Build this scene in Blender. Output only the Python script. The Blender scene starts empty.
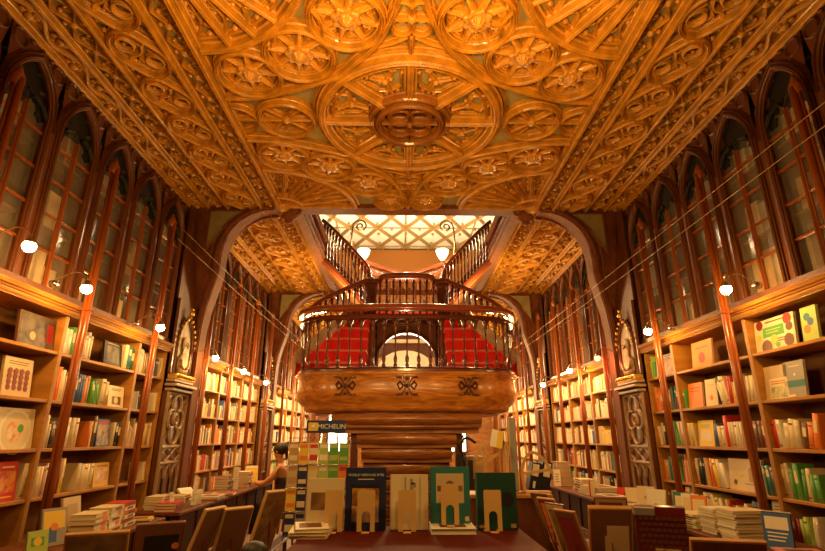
import bpy, math, random
from mathutils import Vector, Matrix
from math import sin, cos, pi, sqrt, atan2, radians
random.seed(7)
SC = bpy.context.scene
COL = SC.collection
CAM = Vector((-0.05, 0.0, 1.5)); TILT = radians(18.0); FPX = 500.0
YAW = math.atan(9.5*cos(TILT)/FPX)

# ------------------------------------------------------------------ materials
def mat(name, col, rough=.5, metal=0., var=0., vscale=6., bump=0., bscale=40., spec=.5, stretch=(1,1,1), col2=None,
        emit=None, estr=0., coat=0., alpha=None, objcol=False, wave=0., trans=0.):
    m = bpy.data.materials.new(name); m.use_nodes = True
    nt = m.node_tree; N = nt.nodes; L = nt.links
    b = N['Principled BSDF']
    b.inputs['Base Color'].default_value = (*col, 1)
    b.inputs['Roughness'].default_value = rough
    b.inputs['Metallic'].default_value = metal
    b.inputs['Specular IOR Level'].default_value = spec
    b.inputs['Coat Weight'].default_value = coat
    b.inputs['Coat Roughness'].default_value = .15
    tc = N.new('ShaderNodeTexCoord'); mp = N.new('ShaderNodeMapping')
    mp.inputs['Scale'].default_value = stretch
    L.new(tc.outputs['Object'], mp.inputs['Vector'])
    src = None
    if objcol:
        oi = N.new('ShaderNodeObjectInfo'); src = oi.outputs['Color']
    if var > 0:
        no = N.new('ShaderNodeTexNoise'); no.inputs['Scale'].default_value = vscale; no.inputs['Detail'].default_value = 6
        no.inputs['Distortion'].default_value = wave
        L.new(mp.outputs[0], no.inputs['Vector'])
        mx = N.new('ShaderNodeMix'); mx.data_type = 'RGBA'
        c2 = col2 or tuple(c*(1-var) for c in col)
        rp = N.new('ShaderNodeMapRange'); rp.inputs['From Min'].default_value = .35; rp.inputs['From Max'].default_value = .65
        L.new(no.outputs['Fac'], rp.inputs['Value']); L.new(rp.outputs[0], mx.inputs['Factor'])
        mx.inputs['A'].default_value = (*col, 1); mx.inputs['B'].default_value = (*c2, 1)
        if src is not None:
            mm = N.new('ShaderNodeMix'); mm.data_type = 'RGBA'; mm.blend_type = 'MULTIPLY'; mm.inputs['Factor'].default_value = 1
            L.new(src, mm.inputs['A']); L.new(mx.outputs['Result'], mm.inputs['B']); src = mm.outputs['Result']
        else: src = mx.outputs['Result']
    if src is not None: L.new(src, b.inputs['Base Color'])
    if bump > 0:
        n2 = N.new('ShaderNodeTexNoise'); n2.inputs['Scale'].default_value = bscale; n2.inputs['Detail'].default_value = 4
        L.new(mp.outputs[0], n2.inputs['Vector'])
        bp = N.new('ShaderNodeBump'); bp.inputs['Strength'].default_value = bump; bp.inputs['Distance'].default_value = .02
        L.new(n2.outputs['Fac'], bp.inputs['Height']); L.new(bp.outputs[0], b.inputs['Normal'])
    if emit:
        b.inputs['Emission Color'].default_value = (*emit, 1); b.inputs['Emission Strength'].default_value = estr
    if alpha is not None: b.inputs['Alpha'].default_value = alpha
    if trans: b.inputs['Transmission Weight'].default_value = trans
    m.diffuse_color = (*col, 1)
    return m

M = {}
M['ceil']   = mat('carved_oak', (.60,.255,.016), .34, var=.38, vscale=9, bump=.35, bscale=60, coat=.25)
M['rose']   = mat('carved_oak_dark', (.34,.115,.012), .38, var=.3, vscale=9, bump=.3, bscale=60, coat=.3)
M['panel']  = mat('olive_plaster', (.30,.22,.07), .7, var=.25, vscale=5)
M['dark']   = mat('red_mahogany', (.165,.045,.007), .42, var=.35, vscale=5, stretch=(3,3,.6), bump=.2, bscale=30, coat=.25)
M['darker'] = mat('deep_mahogany', (.12,.026,.005), .4, var=.4, vscale=5, bump=.3, bscale=35, coat=.2)
M['shaft']  = mat('polished_redwood', (.36,.088,.012), .3, var=.3, vscale=4, stretch=(4,4,.5), coat=.5)
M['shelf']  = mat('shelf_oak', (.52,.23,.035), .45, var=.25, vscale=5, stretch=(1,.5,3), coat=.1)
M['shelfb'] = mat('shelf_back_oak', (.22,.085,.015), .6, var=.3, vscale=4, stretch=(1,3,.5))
M['stair']  = mat('stair_mahogany', (.14,.028,.006), .28, var=.35, vscale=5, coat=.5, bump=.08, bscale=20)
M['rail']   = mat('polished_handrail', (.30,.07,.025), .17, var=.2, vscale=4, coat=.9)
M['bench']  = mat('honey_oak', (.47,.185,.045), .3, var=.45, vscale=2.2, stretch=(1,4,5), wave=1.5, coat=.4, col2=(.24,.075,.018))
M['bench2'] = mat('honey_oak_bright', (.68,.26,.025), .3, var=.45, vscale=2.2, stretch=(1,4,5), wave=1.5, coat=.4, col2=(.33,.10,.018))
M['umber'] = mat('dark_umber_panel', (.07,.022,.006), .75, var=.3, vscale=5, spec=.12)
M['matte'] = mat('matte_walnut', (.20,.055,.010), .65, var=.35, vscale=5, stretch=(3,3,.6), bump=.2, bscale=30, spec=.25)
M['carpet'] = mat('red_carpet', (.85,.010,.010), .8, var=.15, vscale=30, bump=.3, bscale=150)
M['cream']  = mat('cream_plaster', (.84,.76,.55), .6, var=.15, vscale=3)
M['stone']  = mat('pale_carved_wood', (.50,.34,.20), .5, var=.25, vscale=8, bump=.15)
M['gold']   = mat('gilding', (.95,.55,.08), .28, metal=.7, var=.3, vscale=20, bump=.3)
M['bronze'] = mat('bronze_relief', (.45,.25,.09), .5, metal=.2, var=.5, vscale=18, bump=.5)
M['niche']  = mat('grey_niche', (.60,.52,.38), .7, var=.3, vscale=8)
M['floor']  = mat('floor_boards', (.20,.08,.03), .35, var=.35, vscale=3, stretch=(6,.6,1), coat=.2)
M['black']  = mat('black_paint', (.012,.009,.007), .5)
M['chrome'] = mat('chrome', (.7,.68,.62), .2, metal=1)
M['iron']   = mat('dark_bronze_iron', (.16,.09,.035), .4, metal=.6)
M['wire']   = mat('steel_cable', (.40,.28,.15), .45, metal=.5)
M['bulb']   = mat('lit_bulb', (1,.8,.5), .5, emit=(1,.70,.26), estr=90)
M['redbulb']= mat('lit_red_bulb', (1,.2,.1), .5, emit=(1,.10,.04), estr=14)
M['opal']   = mat('opal_glass_lit', (1,.9,.7), .4, emit=(1,.72,.34), estr=4.5)
M['day']    = mat('daylight_pane', (1,.9,.7), .5, emit=(1,.86,.62), estr=5)
M['glass']  = mat('old_cabinet_glass', (.8,.7,.5), .12, alpha=.16, spec=.8)
M['card']   = mat('manila_board', (.66,.40,.15), .55, var=.15, vscale=5)
M['tan']    = mat('tan_steel', (.80,.50,.17), .4, var=.1, vscale=5)
M['table']  = mat('red_table_top', (.10,.010,.004), .6, var=.3, vscale=4, stretch=(1,4,1), spec=.08)
M['paper']  = mat('paper_edges', (.78,.66,.44), .75, var=.15, vscale=60, stretch=(1,1,1))
M['cover']  = mat('book_cover', (1,1,1), .45, objcol=True)
M['skin']   = mat('skin', (.62,.27,.11), .5, var=.1, vscale=5)
M['hair']   = mat('dark_hair', (.02,.009,.005), .5, bump=.5, bscale=80)
M['cloth']  = mat('dark_cloth', (.035,.02,.016), .85, var=.3, vscale=10)
def flat(name, c, r=.5):
    if name not in M: M[name] = mat(name, c, r)
    return M[name]
PAL = {'white':(.86,.80,.66),'cream':(.80,.66,.40),'ivory':(.74,.60,.36),'beige':(.62,.46,.25),'tan':(.50,.31,.13),'brown':(.17,.07,.03),
 'red':(.60,.035,.02),'orange':(.78,.22,.03),'yellow':(.82,.56,.06),'green':(.11,.36,.06),'lime':(.42,.56,.10),'teal':(.03,.18,.16),
 'blue':(.05,.13,.36),'navy':(.015,.025,.09),'black':(.015,.012,.012),'grey':(.33,.30,.26),'maroon':(.22,.02,.02),'pink':(.75,.30,.25)}
PIC={'dark':((.02,.012,.008),(.15,.11,.07),9),'food':((.75,.25,.06),(.85,.75,.5),16),'gold':((.75,.38,.05),(.20,.07,.02),12),'redp':((.55,.05,.02),(.75,.35,.08),15),'sea':((.06,.12,.25),(.65,.38,.12),12),'map':((.75,.62,.35),(.30,.36,.15),20),'sepia':((.32,.18,.07),(.17,.08,.03),9),'rings':((.30,.07,.03),(.09,.02,.012),22)}
def pm(c):
    if c in PIC:
        if 'pic_'+c not in M: a,b,s=PIC[c]; M['pic_'+c]=mat('picture_'+c,a,.45,var=.5,vscale=s,col2=b,wave=.6)
        return M['pic_'+c]
    return flat('ink_'+c, PAL[c])

# ------------------------------------------------------------------ mesh builder
class MB:
    def __init__(s): s.v=[]; s.f=[]; s.m=[]; s.sm=[]
    def add(s, vs, fs, mi=0, smooth=False):
        o=len(s.v); s.v += [tuple(v) for v in vs]; s.f += [tuple(i+o for i in f) for f in fs]
        s.m += [mi]*len(fs); s.sm += [smooth]*len(fs); return s
    def box(s, x0,x1,y0,y1,z0,z1, mi=0, mx=None, b=0.):
        if b>0:
            # chamfered box: 24 verts
            vs=[];idx={}
            for i,(sx,sy,sz) in enumerate([(a,c,d) for a in(0,1) for c in(0,1) for d in(0,1)]):
                X=(x0,x1)[sx];Y=(y0,y1)[sy];Z=(z0,z1)[sz];dx=(b,-b)[sx];dy=(b,-b)[sy];dz=(b,-b)[sz]
                idx[(sx,sy,sz,0)]=len(vs);vs.append((X,Y+dy,Z+dz))
                idx[(sx,sy,sz,1)]=len(vs);vs.append((X+dx,Y,Z+dz))
                idx[(sx,sy,sz,2)]=len(vs);vs.append((X+dx,Y+dy,Z))
            I=idx; fs=[]
            for k in (0,1):
                fs.append([I[(k,a,c,0)] for a,c in((0,0),(1,0),(1,1),(0,1))][::(-1 if k==0 else 1)])
                fs.append([I[(a,k,c,1)] for a,c in((0,0),(1,0),(1,1),(0,1))][::(1 if k==0 else -1)])
                fs.append([I[(a,c,k,2)] for a,c in((0,0),(1,0),(1,1),(0,1))][::(-1 if k==0 else 1)])
            for a in(0,1):
                for c in(0,1):
                    fs.append([I[(a,c,0,0)],I[(a,c,1,0)],I[(a,c,1,1)],I[(a,c,0,1)]])
                    fs.append([I[(a,0,c,0)],I[(a,1,c,0)],I[(a,1,c,2)],I[(a,0,c,2)]])
                    fs.append([I[(0,a,c,1)],I[(1,a,c,1)],I[(1,a,c,2)],I[(0,a,c,2)]])
                    for d in(0,1): fs.append([I[(a,c,d,0)],I[(a,c,d,1)],I[(a,c,d,2)]])
        else:
            vs=[(x,y,z) for x in(x0,x1) for y in(y0,y1) for z in(z0,z1)]
            fs=[(0,1,3,2),(4,6,7,5),(0,4,5,1),(2,3,7,6),(0,2,6,4),(1,5,7,3)]
        if mx is not None: vs=[mx@Vector(v) for v in vs]
        return s.add(vs,fs,mi)
    def sweep(s, pts, w, d, n, closed=False, prof=None, mi=0, smooth=False, cap=True):
        # moulding swept on a path; w across, d along n (height), n = outward normal
        prof = prof or PROF
        P=[Vector(p) for p in pts]; n=Vector(n).normalized(); k=len(P); vs=[]
        for i,p in enumerate(P):
            if closed: a=P[(i-1)%k]; c=P[(i+1)%k]
            else: a=P[max(i-1,0)]; c=P[min(i+1,k-1)]
            t1=(p-a); t2=(c-p)
            if t1.length<1e-9:t1=t2
            if t2.length<1e-9:t2=t1
            t1=t1.normalized();t2=t2.normalized(); t=(t1+t2)
            t=t.normalized() if t.length>1e-6 else t1
            sc=1/max(.5,t.dot(t1))
            sd=n.cross(t).normalized()
            ww = w[i] if isinstance(w,(list,tuple)) else w
            for (u,h) in prof: vs.append(p+sd*(u*ww*sc)+n*(h*d))
        q=len(prof); fs=[]
        for i in range(k if closed else k-1):
            j=(i+1)%k
            for a in range(q):
                b=(a+1)%q
                fs.append((i*q+a,i*q+b,j*q+b,j*q+a))
        if not closed and cap:
            fs.append(tuple(range(q))[::-1]); fs.append(tuple((k-1)*q+a for a in range(q)))
        return s.add(vs,fs,mi,smooth)
    def tube(s, pts, r, seg=6, closed=False, mi=0, flat=1.):
        P=[Vector(p) for p in pts]; k=len(P); vs=[]; up=None
        for i,p in enumerate(P):
            a=P[(i-1)%k] if closed or i>0 else p; c=P[(i+1)%k] if closed or i<k-1 else p
            t=(c-a).normalized()
            if up is None: up = Vector((0,0,1)) if abs(t.z)<.9 else Vector((1,0,0))
            e1=(up-t*up.dot(t)); e1=e1.normalized() if e1.length>1e-6 else t.orthogonal().normalized()
            up=e1; e2=t.cross(e1)
            rr=r[i] if isinstance(r,(list,tuple)) else r
            for j in range(seg):
                an=2*pi*j/seg; vs.append(p+e1*(rr*cos(an)*flat)+e2*(rr*sin(an)))
        fs=[]
        for i in range(k if closed else k-1):
            j=(i+1)%k
            for a in range(seg):
                b=(a+1)%seg; fs.append((i*seg+a,i*seg+b,j*seg+b,j*seg+a))
        if not closed: fs.append(tuple(range(seg))[::-1]); fs.append(tuple((k-1)*seg+a for a in range(seg)))
        return s.add(vs,fs,mi,True)
    def lathe(s, prof, seg=10, mx=None, mi=0, lobes=0, la=0.):
        vs=[];k=len(prof)
        for (r,z) in prof:
            for j in range(seg):
                a=2*pi*j/seg; rr=r*(1+la*cos(lobes*a)); vs.append(Vector((rr*cos(a),rr*sin(a),z)))
        if mx is not None: vs=[mx@v for v in vs]
        fs=[]
        for i in range(k-1):
            for a in range(seg):
                b=(a+1)%seg; fs.append((i*seg+a,i*seg+b,(i+1)*seg+b,(i+1)*seg+a))
        fs.append(tuple(range(seg))[::-1]); fs.append(tuple((k-1)*seg+a for a in range(seg)))
        return s.add(vs,fs,mi,True)
    def ball(s, c, r, n=(0,0,-1), seg=7, mi=0, fl=1.):
        q=Vector((0,0,1)).rotation_difference(Vector(n)).to_matrix().to_4x4()
        pr=[(r*sin(t)+1e-4,-r*cos(t)*fl) for t in [pi*i/6 for i in range(7)]]
        return s.lathe(pr,seg,Matrix.Translation(c)@q,mi)
    def prism(s, poly, mx, h, mi=0, smooth=False):
        # polygon in local xy extruded +z by h
        k=len(poly); vs=[mx@Vector((x,y,0)) for x,y in poly]+[mx@Vector((x,y,h)) for x,y in poly]
        fs=[tuple(range(k))[::-1],tuple(range(k,2*k))]+[(i,(i+1)%k,(i+1)%k+k,i+k) for i in range(k)]
        return s.add(vs,fs,mi,smooth)
    def quad(s,a,b,c,d,mi=0): return s.add([a,b,c,d],[(0,1,2,3)],mi)
    def mesh(s, name, mats):
        me=bpy.data.meshes.new(name); me.from_pydata(s.v,[],s.f)
        for m in (mats if isinstance(mats,(list,tuple)) else [mats]): me.materials.append(m)
        me.polygons.foreach_set('material_index', s.m); me.polygons.foreach_set('use_smooth', s.sm); me.update()
        return me
    def build(s, name, mats, parent=None, loc=None):
        o=bpy.data.objects.new(name, s.mesh(name,mats)); COL.objects.link(o)
        if parent: o.parent=parent
        if loc: o.location=loc
        return o
PROF=[(-.5,0),(-.5,.42),(-.36,.52),(-.30,.44),(-.24,.88),(-.12,1.),(0,.82),(.12,1.),(.24,.88),(.30,.44),(.36,.52),(.5,.42),(.5,0)]
PROFR=[(-.5,0),(-.42,.6),(-.18,.95),(.18,.95),(.42,.6),(.5,0)]
PROFB=[(-.5,0),(-.5,1),(.5,1),(.5,0)]
def obj_of(name, me, parent=None):
    o=bpy.data.objects.new(name, me); COL.objects.link(o)
    if parent: o.parent=parent
    return o
def thing(name, label, cat, loc=(0,0,0), rz=0, group=None):
    o=bpy.data.objects.new(name,None); COL.objects.link(o); o.location=loc; o.rotation_euler=(0,0,rz)
    o.empty_display_size=.1
    return tag(o,label,cat,group)
def tag(o,label,cat,group=None,kind=None):
    o['label']=label; o['category']=cat
    if group: o['group']=group
    if kind: o['kind']=kind
    return o
def struct(o): o['kind']='structure'; return o
def dup(r, parent=None):
    c=r.copy(); COL.objects.link(c); c.parent=parent
    for ch in list(r.children): dup(ch,c)
    return c
def circ(cx,cy,r,n=32,a0=0,a1=2*pi,z=0,closed=True):
    k=n if closed else n+1
    return [(cx+r*cos(a0+(a1-a0)*i/n),cy+r*sin(a0+(a1-a0)*i/n),z) for i in range(k)]
def bez(p0,p1,p2,p3,n=12):
    out=[]
    for i in range(n+1):
        t=i/n; u=1-t
        out.append(tuple(u*u*u*a+3*u*u*t*b+3*u*t*t*c+t*t*t*d for a,b,c,d in zip(p0,p1,p2,p3)))
    return out
def cr(pts,n=6):
    # Catmull-Rom
    P=[Vector(p) for p in pts]; out=[]
    for i in range(len(P)-1):
        a=P[max(i-1,0)];b=P[i];c=P[i+1];d=P[min(i+2,len(P)-1)]
        for k in range(n):
            t=k/n; out.append(.5*((2*b)+(c-a)*t+(2*a-5*b+4*c-d)*t*t+(3*b-a-3*c+d)*t**3))
    out.append(P[-1]); return out
ORD=['nearest','second','third','fourth','fifth','sixth','seventh','eighth','ninth','tenth','eleventh','twelfth','thirteenth','fourteenth','fifteenth','sixteenth','seventeenth','eighteenth','nineteenth','twentieth']
def nth(i): return ORD[i] if i<len(ORD) else 'twenty-'+['first','second','third','fourth','fifth','sixth','seventh','eighth','ninth'][min(i-20,8)]
SIDE={-1:'left',1:'right'}
# ------------------------------------------------------------------ shell
HW=3.1; SF=2.95; ZC=4.6; ZS=2.55; YA=6.45; YB=10.56; YE=17.0
m=MB().box(-4.2,4.2,-2.5,YE+.2,-.1,0); struct(m.build('floor',M['floor']))
for s in (-1,1):
    m=MB(); x0,x1=sorted((s*3.55,s*3.75)); m.box(x0,x1,-2.5,YE,0,8.6)
    struct(m.build('wall_'+SIDE[s],M['darker']))
m=MB(); m.box(-3.75,3.75,YE,YE+.2,0,8.6); wb=struct(m.build('wall_far',M['bench']))
m=MB(); m.box(-3.75,3.75,-2.7,-2.5,0,8.6); struct(m.build('wall_near',M['darker']))
# main ceiling slab, aisles
DN=Vector((0,0,-1))
def C(x,y,z=ZC): return (x,y,z)
ceil=MB().box(-3.5,3.5,-2.5,YA+.1,ZC,ZC+.12).build('ceiling',M['panel']); struct(ceil)
MW=M['ceil']
# central rose
CY=4.30
def path_circle(m,cx,cy,r,w,d,n=36,mi=0): m.sweep(circ(cx,cy,r,n,z=ZC),w,d,DN,True,mi=mi)
def flower(m,cx,cy,r,h,mi=0,lobes=8):
    mx=Matrix.Translation((cx,cy,ZC))@Matrix.Rotation(pi,4,'X')
    m.lathe([(r*.8,0),(r*.95,h*.35),(r,h*.55),(r*.9,h*.75),(r*.62,h*.72),(r*.5,h*.62),(r*.42,h*.95),(r*.2,h*1.1),(.002,h*1.12)],24,mx,mi,lobes,.11)
def rose():
    m=MB(); R=.865
    path_circle(m,0,CY,R,.125,.13,64); path_circle(m,0,CY,R-.10,.045,.075,64); path_circle(m,0,CY,R+.085,.03,.07,64)
    for k in range(8):
        a=k*pi/4; c,sn=cos(a),sin(a)
        m.sweep([C(.36*c,CY+.36*sn),C((R-.03)*c,CY+(R-.03)*sn)],.115,.12,DN)
    for k in range(8):
        a=k*pi/4+pi/8
        def P(r,da): return C(r*cos(a+da),CY+r*sin(a+da))
        m.sweep([P(.44,0),P(.52,0),P(.60,0)],.05,.07,DN)
        for q in (-1,1):
            m.sweep([P(.59,0),P(.63,.05*q),P(.66,.12*q),P(.70,.16*q),P(.74,.13*q),P(.80,.10*q)],[.05,.045,.04,.04,.045,.05],.06,DN)
            m.sweep([P(.81,.0),P(.775,.06*q),P(.765,.14*q),P(.78,.23*q),P(.80,.30*q)],.035,.05,DN)
            for (r,da,br) in ((.71,.19,.026),(.60,.09,.024),(.665,.28,.022),(.745,.06,.02)):
                m.ball(Vector(P(r,da*q))+DN*.03,br)
            m.sweep([P(.80,.34*q),P(.72,.30*q),P(.60,.25*q),P(.5,.22*q)],.03,.045,DN)
            m.sweep([P(.5,.22*q),P(.47,.12*q),P(.455,0)],.03,.045,DN)
        m.ball(Vector(P(.60,0))+DN*.05,.032)
    m.build('rose_tracery',MW,ceil)
    m=MB()
    path_circle(m,0,CY,.385,.075,.12,40); path_circle(m,0,CY,.315,.08,.15,40)
    for k in range(4):
        a=k*pi/2+pi/4
        m.sweep(circ(.135*cos(a),CY+.135*sin(a),.115,20,z=ZC),.045,.12,DN,True)
    for k in range(4):
        a=k*pi/2
        m.sweep([C(.0,CY),C(.28*cos(a),CY+.28*sin(a))],.035,.12,DN)
    flower(m,0,CY,.06,.13)
    for k in range(24):
        a=k*pi/12; m.ball((.44*cos(a),CY+.44*sin(a),ZC-.03),.03)
    m.build('rose_hub',M['rose'],ceil)
rose()
def rosette_mesh(r=.325,dep=.12):
    m=MB()
    def c3(x,y): return (x,y,0)
    m.sweep(circ(0,0,r,40),.078,dep,DN,True); m.sweep(circ(0,0,r-.065,36),.035,dep*.55,DN,True)
    for k in range(8):
        a=k*pi/4+pi/8*0
        m.sweep([c3(.08*cos(a),.08*sin(a)),c3(.17*cos(a),.17*sin(a)),c3((r-.04)*cos(a),(r-.04)*sin(a))],[.085,.065,.05],dep*.62,DN,prof=PROFR)
        a+=pi/8
        m.sweep([c3((r-.05)*cos(a-.3),(r-.05)*sin(a-.3)),c3((r-.13)*cos(a),(r-.13)*sin(a)),c3((r-.05)*cos(a+.3),(r-.05)*sin(a+.3))],.03,dep*.4,DN)
        m.ball((.19*cos(a),.19*sin(a),-.02),.02); m.ball(((r-.08)*cos(a),(r-.08)*sin(a),-.02),.018)
    mx=Matrix.Rotation(pi,4,'X'); R=.125;h=.12
    m.lathe([(R*.8,0),(R*.95,h*.35),(R,h*.55),(R*.9,h*.78),(R*.62,h*.72),(R*.5,h*.62),(R*.42,h*.95),(R*.2,h*1.1),(.002,h*1.12)],48,mx,0,8,.16)
    return m.mesh('rosette',MW)
RM=rosette_mesh()
def rosette(x,y,r=.325,rot=0):
    o=obj_of('rosette',RM,ceil); o.location=(x,y,ZC); s=r/.325; o.scale=(s,s,1); o.rotation_euler=(0,0,rot)
for sx in (-1,1):
    for sy in (-1,1):
        rosette(sx*1.41,CY+sy*.665,.27,.1); rosette(sx*.93,CY+sy*.90,.285,.2); rosette(sx*.50,CY+sy*1.28,.285,.3)
        rosette(sx*.235,CY+sy*1.76,.22,.1)
# corner wheels (quarter wheels centred on field corners)
def wheel(cx,cy,a0,a1,name):
    m=MB(); R=1.0; n=20
    for r,w,d in ((R,.11,.12),(R-.10,.04,.07),(.30,.08,.12)):
        m.sweep(circ(cx,cy,r,n,a0,a1,ZC,False),w,d,DN)
    K=6
    for k in range(K+1):
        a=a0+(a1-a0)*k/K; c,sn=cos(a),sin(a)
        m.sweep([C(cx+.1*c,cy+.1*sn),C(cx+(R-.03)*c,cy+(R-.03)*sn)],.075,.11,DN)
        if k<K:
            b=a+(a1-a0)/K/2
            def P(r,da): return C(cx+r*cos(b+da),cy+r*sin(b+da))
            for q in (-1,1):
                m.sweep([P(.87,.10*q),P(.80,.05*q),P(.76,.015*q)],.03,.06,DN)
                m.sweep([P(.62,.10*q),P(.66,.04*q),P(.70,.0)],.025,.05,DN)
                for rr,dd in ((.82,.085),(.70,.07),(.58,.06),(.5,.05)): m.ball(Vector(P(rr,dd*q))+DN*.03,.024)
            m.sweep([P(.45,0),P(.74,0)],.03,.06,DN); m.ball(Vector(P(.88,0))+DN*.03,.03)
    m.ball((cx,cy,ZC-.03),.13)
    m.build(name,MW,ceil)
YN=CY-1.95; YF=CY+1.95
wheel(-1.72,YN,0,pi/2,'corner_wheel'); wheel(1.72,YN,pi/2,pi,'corner_wheel')
wheel(-1.72,YF,-pi/2,0,'corner_wheel'); wheel(1.72,YF,pi,1.5*pi,'corner_wheel')
wheel(-1.72,YN,-pi/2,0,'corner_wheel'); wheel(1.72,YN,pi,1.5*pi,'corner_wheel')
# ogee bands + side quatrefoil circles
for sx in (-1,1):
    m=MB()
    for sy in (-1,1):
        def P(x,y): return C(sx*x,CY+sy*y)
        m.sweep(cr([P(.62,.66),P(.85,.56),P(1.1,.46),P(1.4,.37),P(1.72,.34)]),.075,.11,DN)
        m.sweep(cr([P(.66,.62),P(.48,.82),P(.28,1.05),P(.14,1.35),P(.06,1.7),P(0,1.95)]),.075,.115,DN)
        m.sweep(cr([P(.95,.58),P(1.2,.43),P(1.5,.35)]),.03,.06,DN)
        m.sweep(cr([P(.72,1.0),P(.70,1.25),P(.78,1.4)]),.05,.09,DN)
        for (x,y) in ((.66,1.03),(1.17,.98),(1.65,.5),(1.62,.93),(.3,1.5),(1.15,.62),(.02,1.45)): m.ball((sx*x,CY+sy*y,ZC-.03),.03)
    m.sweep([C(sx*.97,CY),C(sx*1.72,CY)],.05,.09,DN)
    path_circle(m,sx*1.23,CY,.27,.06,.11,30); path_circle(m,sx*1.23,CY,.215,.025,.06,30)
    m.sweep(circ(sx*1.72,CY,.2,16,pi/2 if sx>0 else -pi/2,1.5*pi if sx>0 else pi/2,ZC,False),.05,.1,DN)
    for k in range(4):
        a=k*pi/2+pi/4
        # cusped leaf arms
        m.sweep([C(sx*1.23+.04*cos(a),CY+.04*sin(a)),C(sx*1.23+.14*cos(a),CY+.14*sin(a)),C(sx*1.23+.25*cos(a),CY+.25*sin(a))],[.03,.06,.03],.08,DN)
        m.sweep([C(sx*1.23+.23*cos(a-.45),CY+.23*sin(a-.45)),C(sx*1.23+.12*cos(a-pi/4+.05),CY+.12*sin(a-pi/4+.05))],[.03,.02],.06,DN)
    m.ball((sx*1.23,CY,ZC-.06),.05)
    m.build('ogee_band',MW,ceil)
# end quatrefoils on the centreline
m=MB()
for sy in (-1,1):
    yy=CY+sy*1.28
    for a in range(4):
        m.sweep(circ(.105*cos(a*pi/2+pi/4),yy+.105*sin(a*pi/2+pi/4),.085,18,z=ZC),.035,.085,DN,True)
    m.ball((0,yy,ZC-.05),.045)
    m.sweep([C(0,CY+sy*.95),C(0,CY+sy*1.1)],.06,.1,DN)
    m.sweep([C(0,CY+sy*1.45),C(0,CY+sy*1.95)],.045,.09,DN)
    for q in(-1,1):
        m.sweep(cr([C(q*.30,CY+sy*.98),C(q*.16,CY+sy*1.03),C(q*.03,CY+sy*1.10)]),.04,.08,DN)
        m.sweep(cr([C(q*.02,CY+sy*1.5),C(q*.12,CY+sy*1.62),C(q*.05,CY+sy*1.8)]),.03,.07,DN)
m.build('centre_quatrefoil',MW,ceil)
m=MB()
m.sweep([C(-1.72,YN),C(1.72,YN)],.09,.12,DN)
m.build('cross_rib',MW,ceil)
# ---- side bands; X in metres from the centre, run y0..y1
def lattice(x0,x1,y0,y1,s,parent,z=ZC,pitch=.29,d=.06):
    m=MB(); n=max(1,round((y1-y0)/pitch)); p=(y1-y0)/n; a=x0+.02; b=x1-.02; mid=(a+b)/2
    for i in range(n):
        ya=y0+i*p; yb=ya+p
        m.sweep([(s*a,ya,z),(s*b,yb,z)],.026,d,DN); m.sweep([(s*b,ya,z),(s*a,yb,z)],.026,d,DN)
        m.sweep(circ(s*mid,(ya+yb)/2,(b-a)*.27,12,z=z),.02,d*.75,DN,True)
        m.ball((s*mid,(ya+yb)/2,z-d*.8),.032,seg=6)
        for q in (-1,1):
            m.ball((s*(mid+q*(b-a)*.42),ya+p*.5,z-d*.5),.022,seg=5); m.ball((s*(mid+q*.03),ya+q*.02,z-d*.5),.02,seg=5)
            m.sweep([(s*(mid+q*(b-a)*.5),ya+.02,z),(s*(mid+q*(b-a)*.2),ya+p*.12,z),(s*mid,ya+p*.02,z)],.018,d*.6,DN)
    return m.build('lattice_band',MW,parent)
def rib(x,y0,y1,s,parent,w=.07,d=.13,z=ZC):
    m=MB(); m.sweep([(s*x,y0,z),(s*x,y1,z)],w,d,DN)
    return m.build('rib',MW,parent)
def oval_mesh(L,W):
    m=MB(); h=L/2-.015; g=W/2-.01
    pts=[]
    for i in range(32):
        a=2*pi*i/32; c,sn=cos(a),sin(a); k=(abs(c)**1.6+abs(sn)**1.6)**(-1/1.6)
        # skewed so opposite corners bulge
        x=g*c*k; y=h*sn*k; bul=1+.16*cos(2*(a-radians(130)))
        pts.append((max(-g,min(g,x*bul)),max(-h,min(h,y*bul)),0))
    m.sweep(pts,.055,.1,DN,True)
    pts2=[(x*.84,y*.84,0) for x,y,_ in pts]; m.sweep(pts2,.022,.055,DN,True,smooth=True)
    u=Vector((-.66,.75,0)).normalized(); v=Vector((u.y,-u.x,0))
    for q in (-1,1):
        c0=u*(q*.125*L/.54); m.sweep([tuple(c0+Vector((.07*cos(2*pi*i/18),.07*sin(2*pi*i/18),0))) for i in range(18)],.028,.075,DN,True,smooth=True)
        m.ball(tuple(c0-v*q*.03+DN*.03),.016)
        for r in (-1,1):
            e=v*(r*.055)
            m.sweep(cr([tuple(u*(q*.02)+e*1.3),tuple(u*(q*.09)+v*(r*.085)),tuple(u*(q*.17)+v*(r*.09)),tuple(u*q*.205)],3),.02,.06,DN)
        m.sweep(cr([tuple(v*q*.19*L/.54),tuple(v*q*.10-u*.03),tuple(v*q*.03),tuple(-v*q*.01)],3),[.045]*3+[.04]*3+[.03]*3+[.02],.07,DN,prof=PROFR)
        m.ball(tuple(v*q*.13+DN*.03+u*.04),.015)
        # corner fillers
    for sx in(-1,1):
        for sy in(-1,1):
            m.sweep([(sx*g*.98,sy*h*.55,0),(sx*g*.72,sy*h*.74,0),(sx*g*.45,sy*h*1.0,0)],.022,.05,DN)
            m.ball((sx*g*.86,sy*h*.86,-.02),.026)
    return m.mesh('oval_tracery',MW)
OM=oval_mesh(.535,.44)
def ovals(xc,y0,y1,s,parent,z=ZC,L=.535):
    n=max(1,round((y1-y0)/L)); p=(y1-y0)/n
    for i in range(n):
        o=obj_of('oval_tracery',OM,parent); o.location=(s*xc,y0+(i+.5)*p,z); o.scale=(s,p/.535,1)
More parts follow.
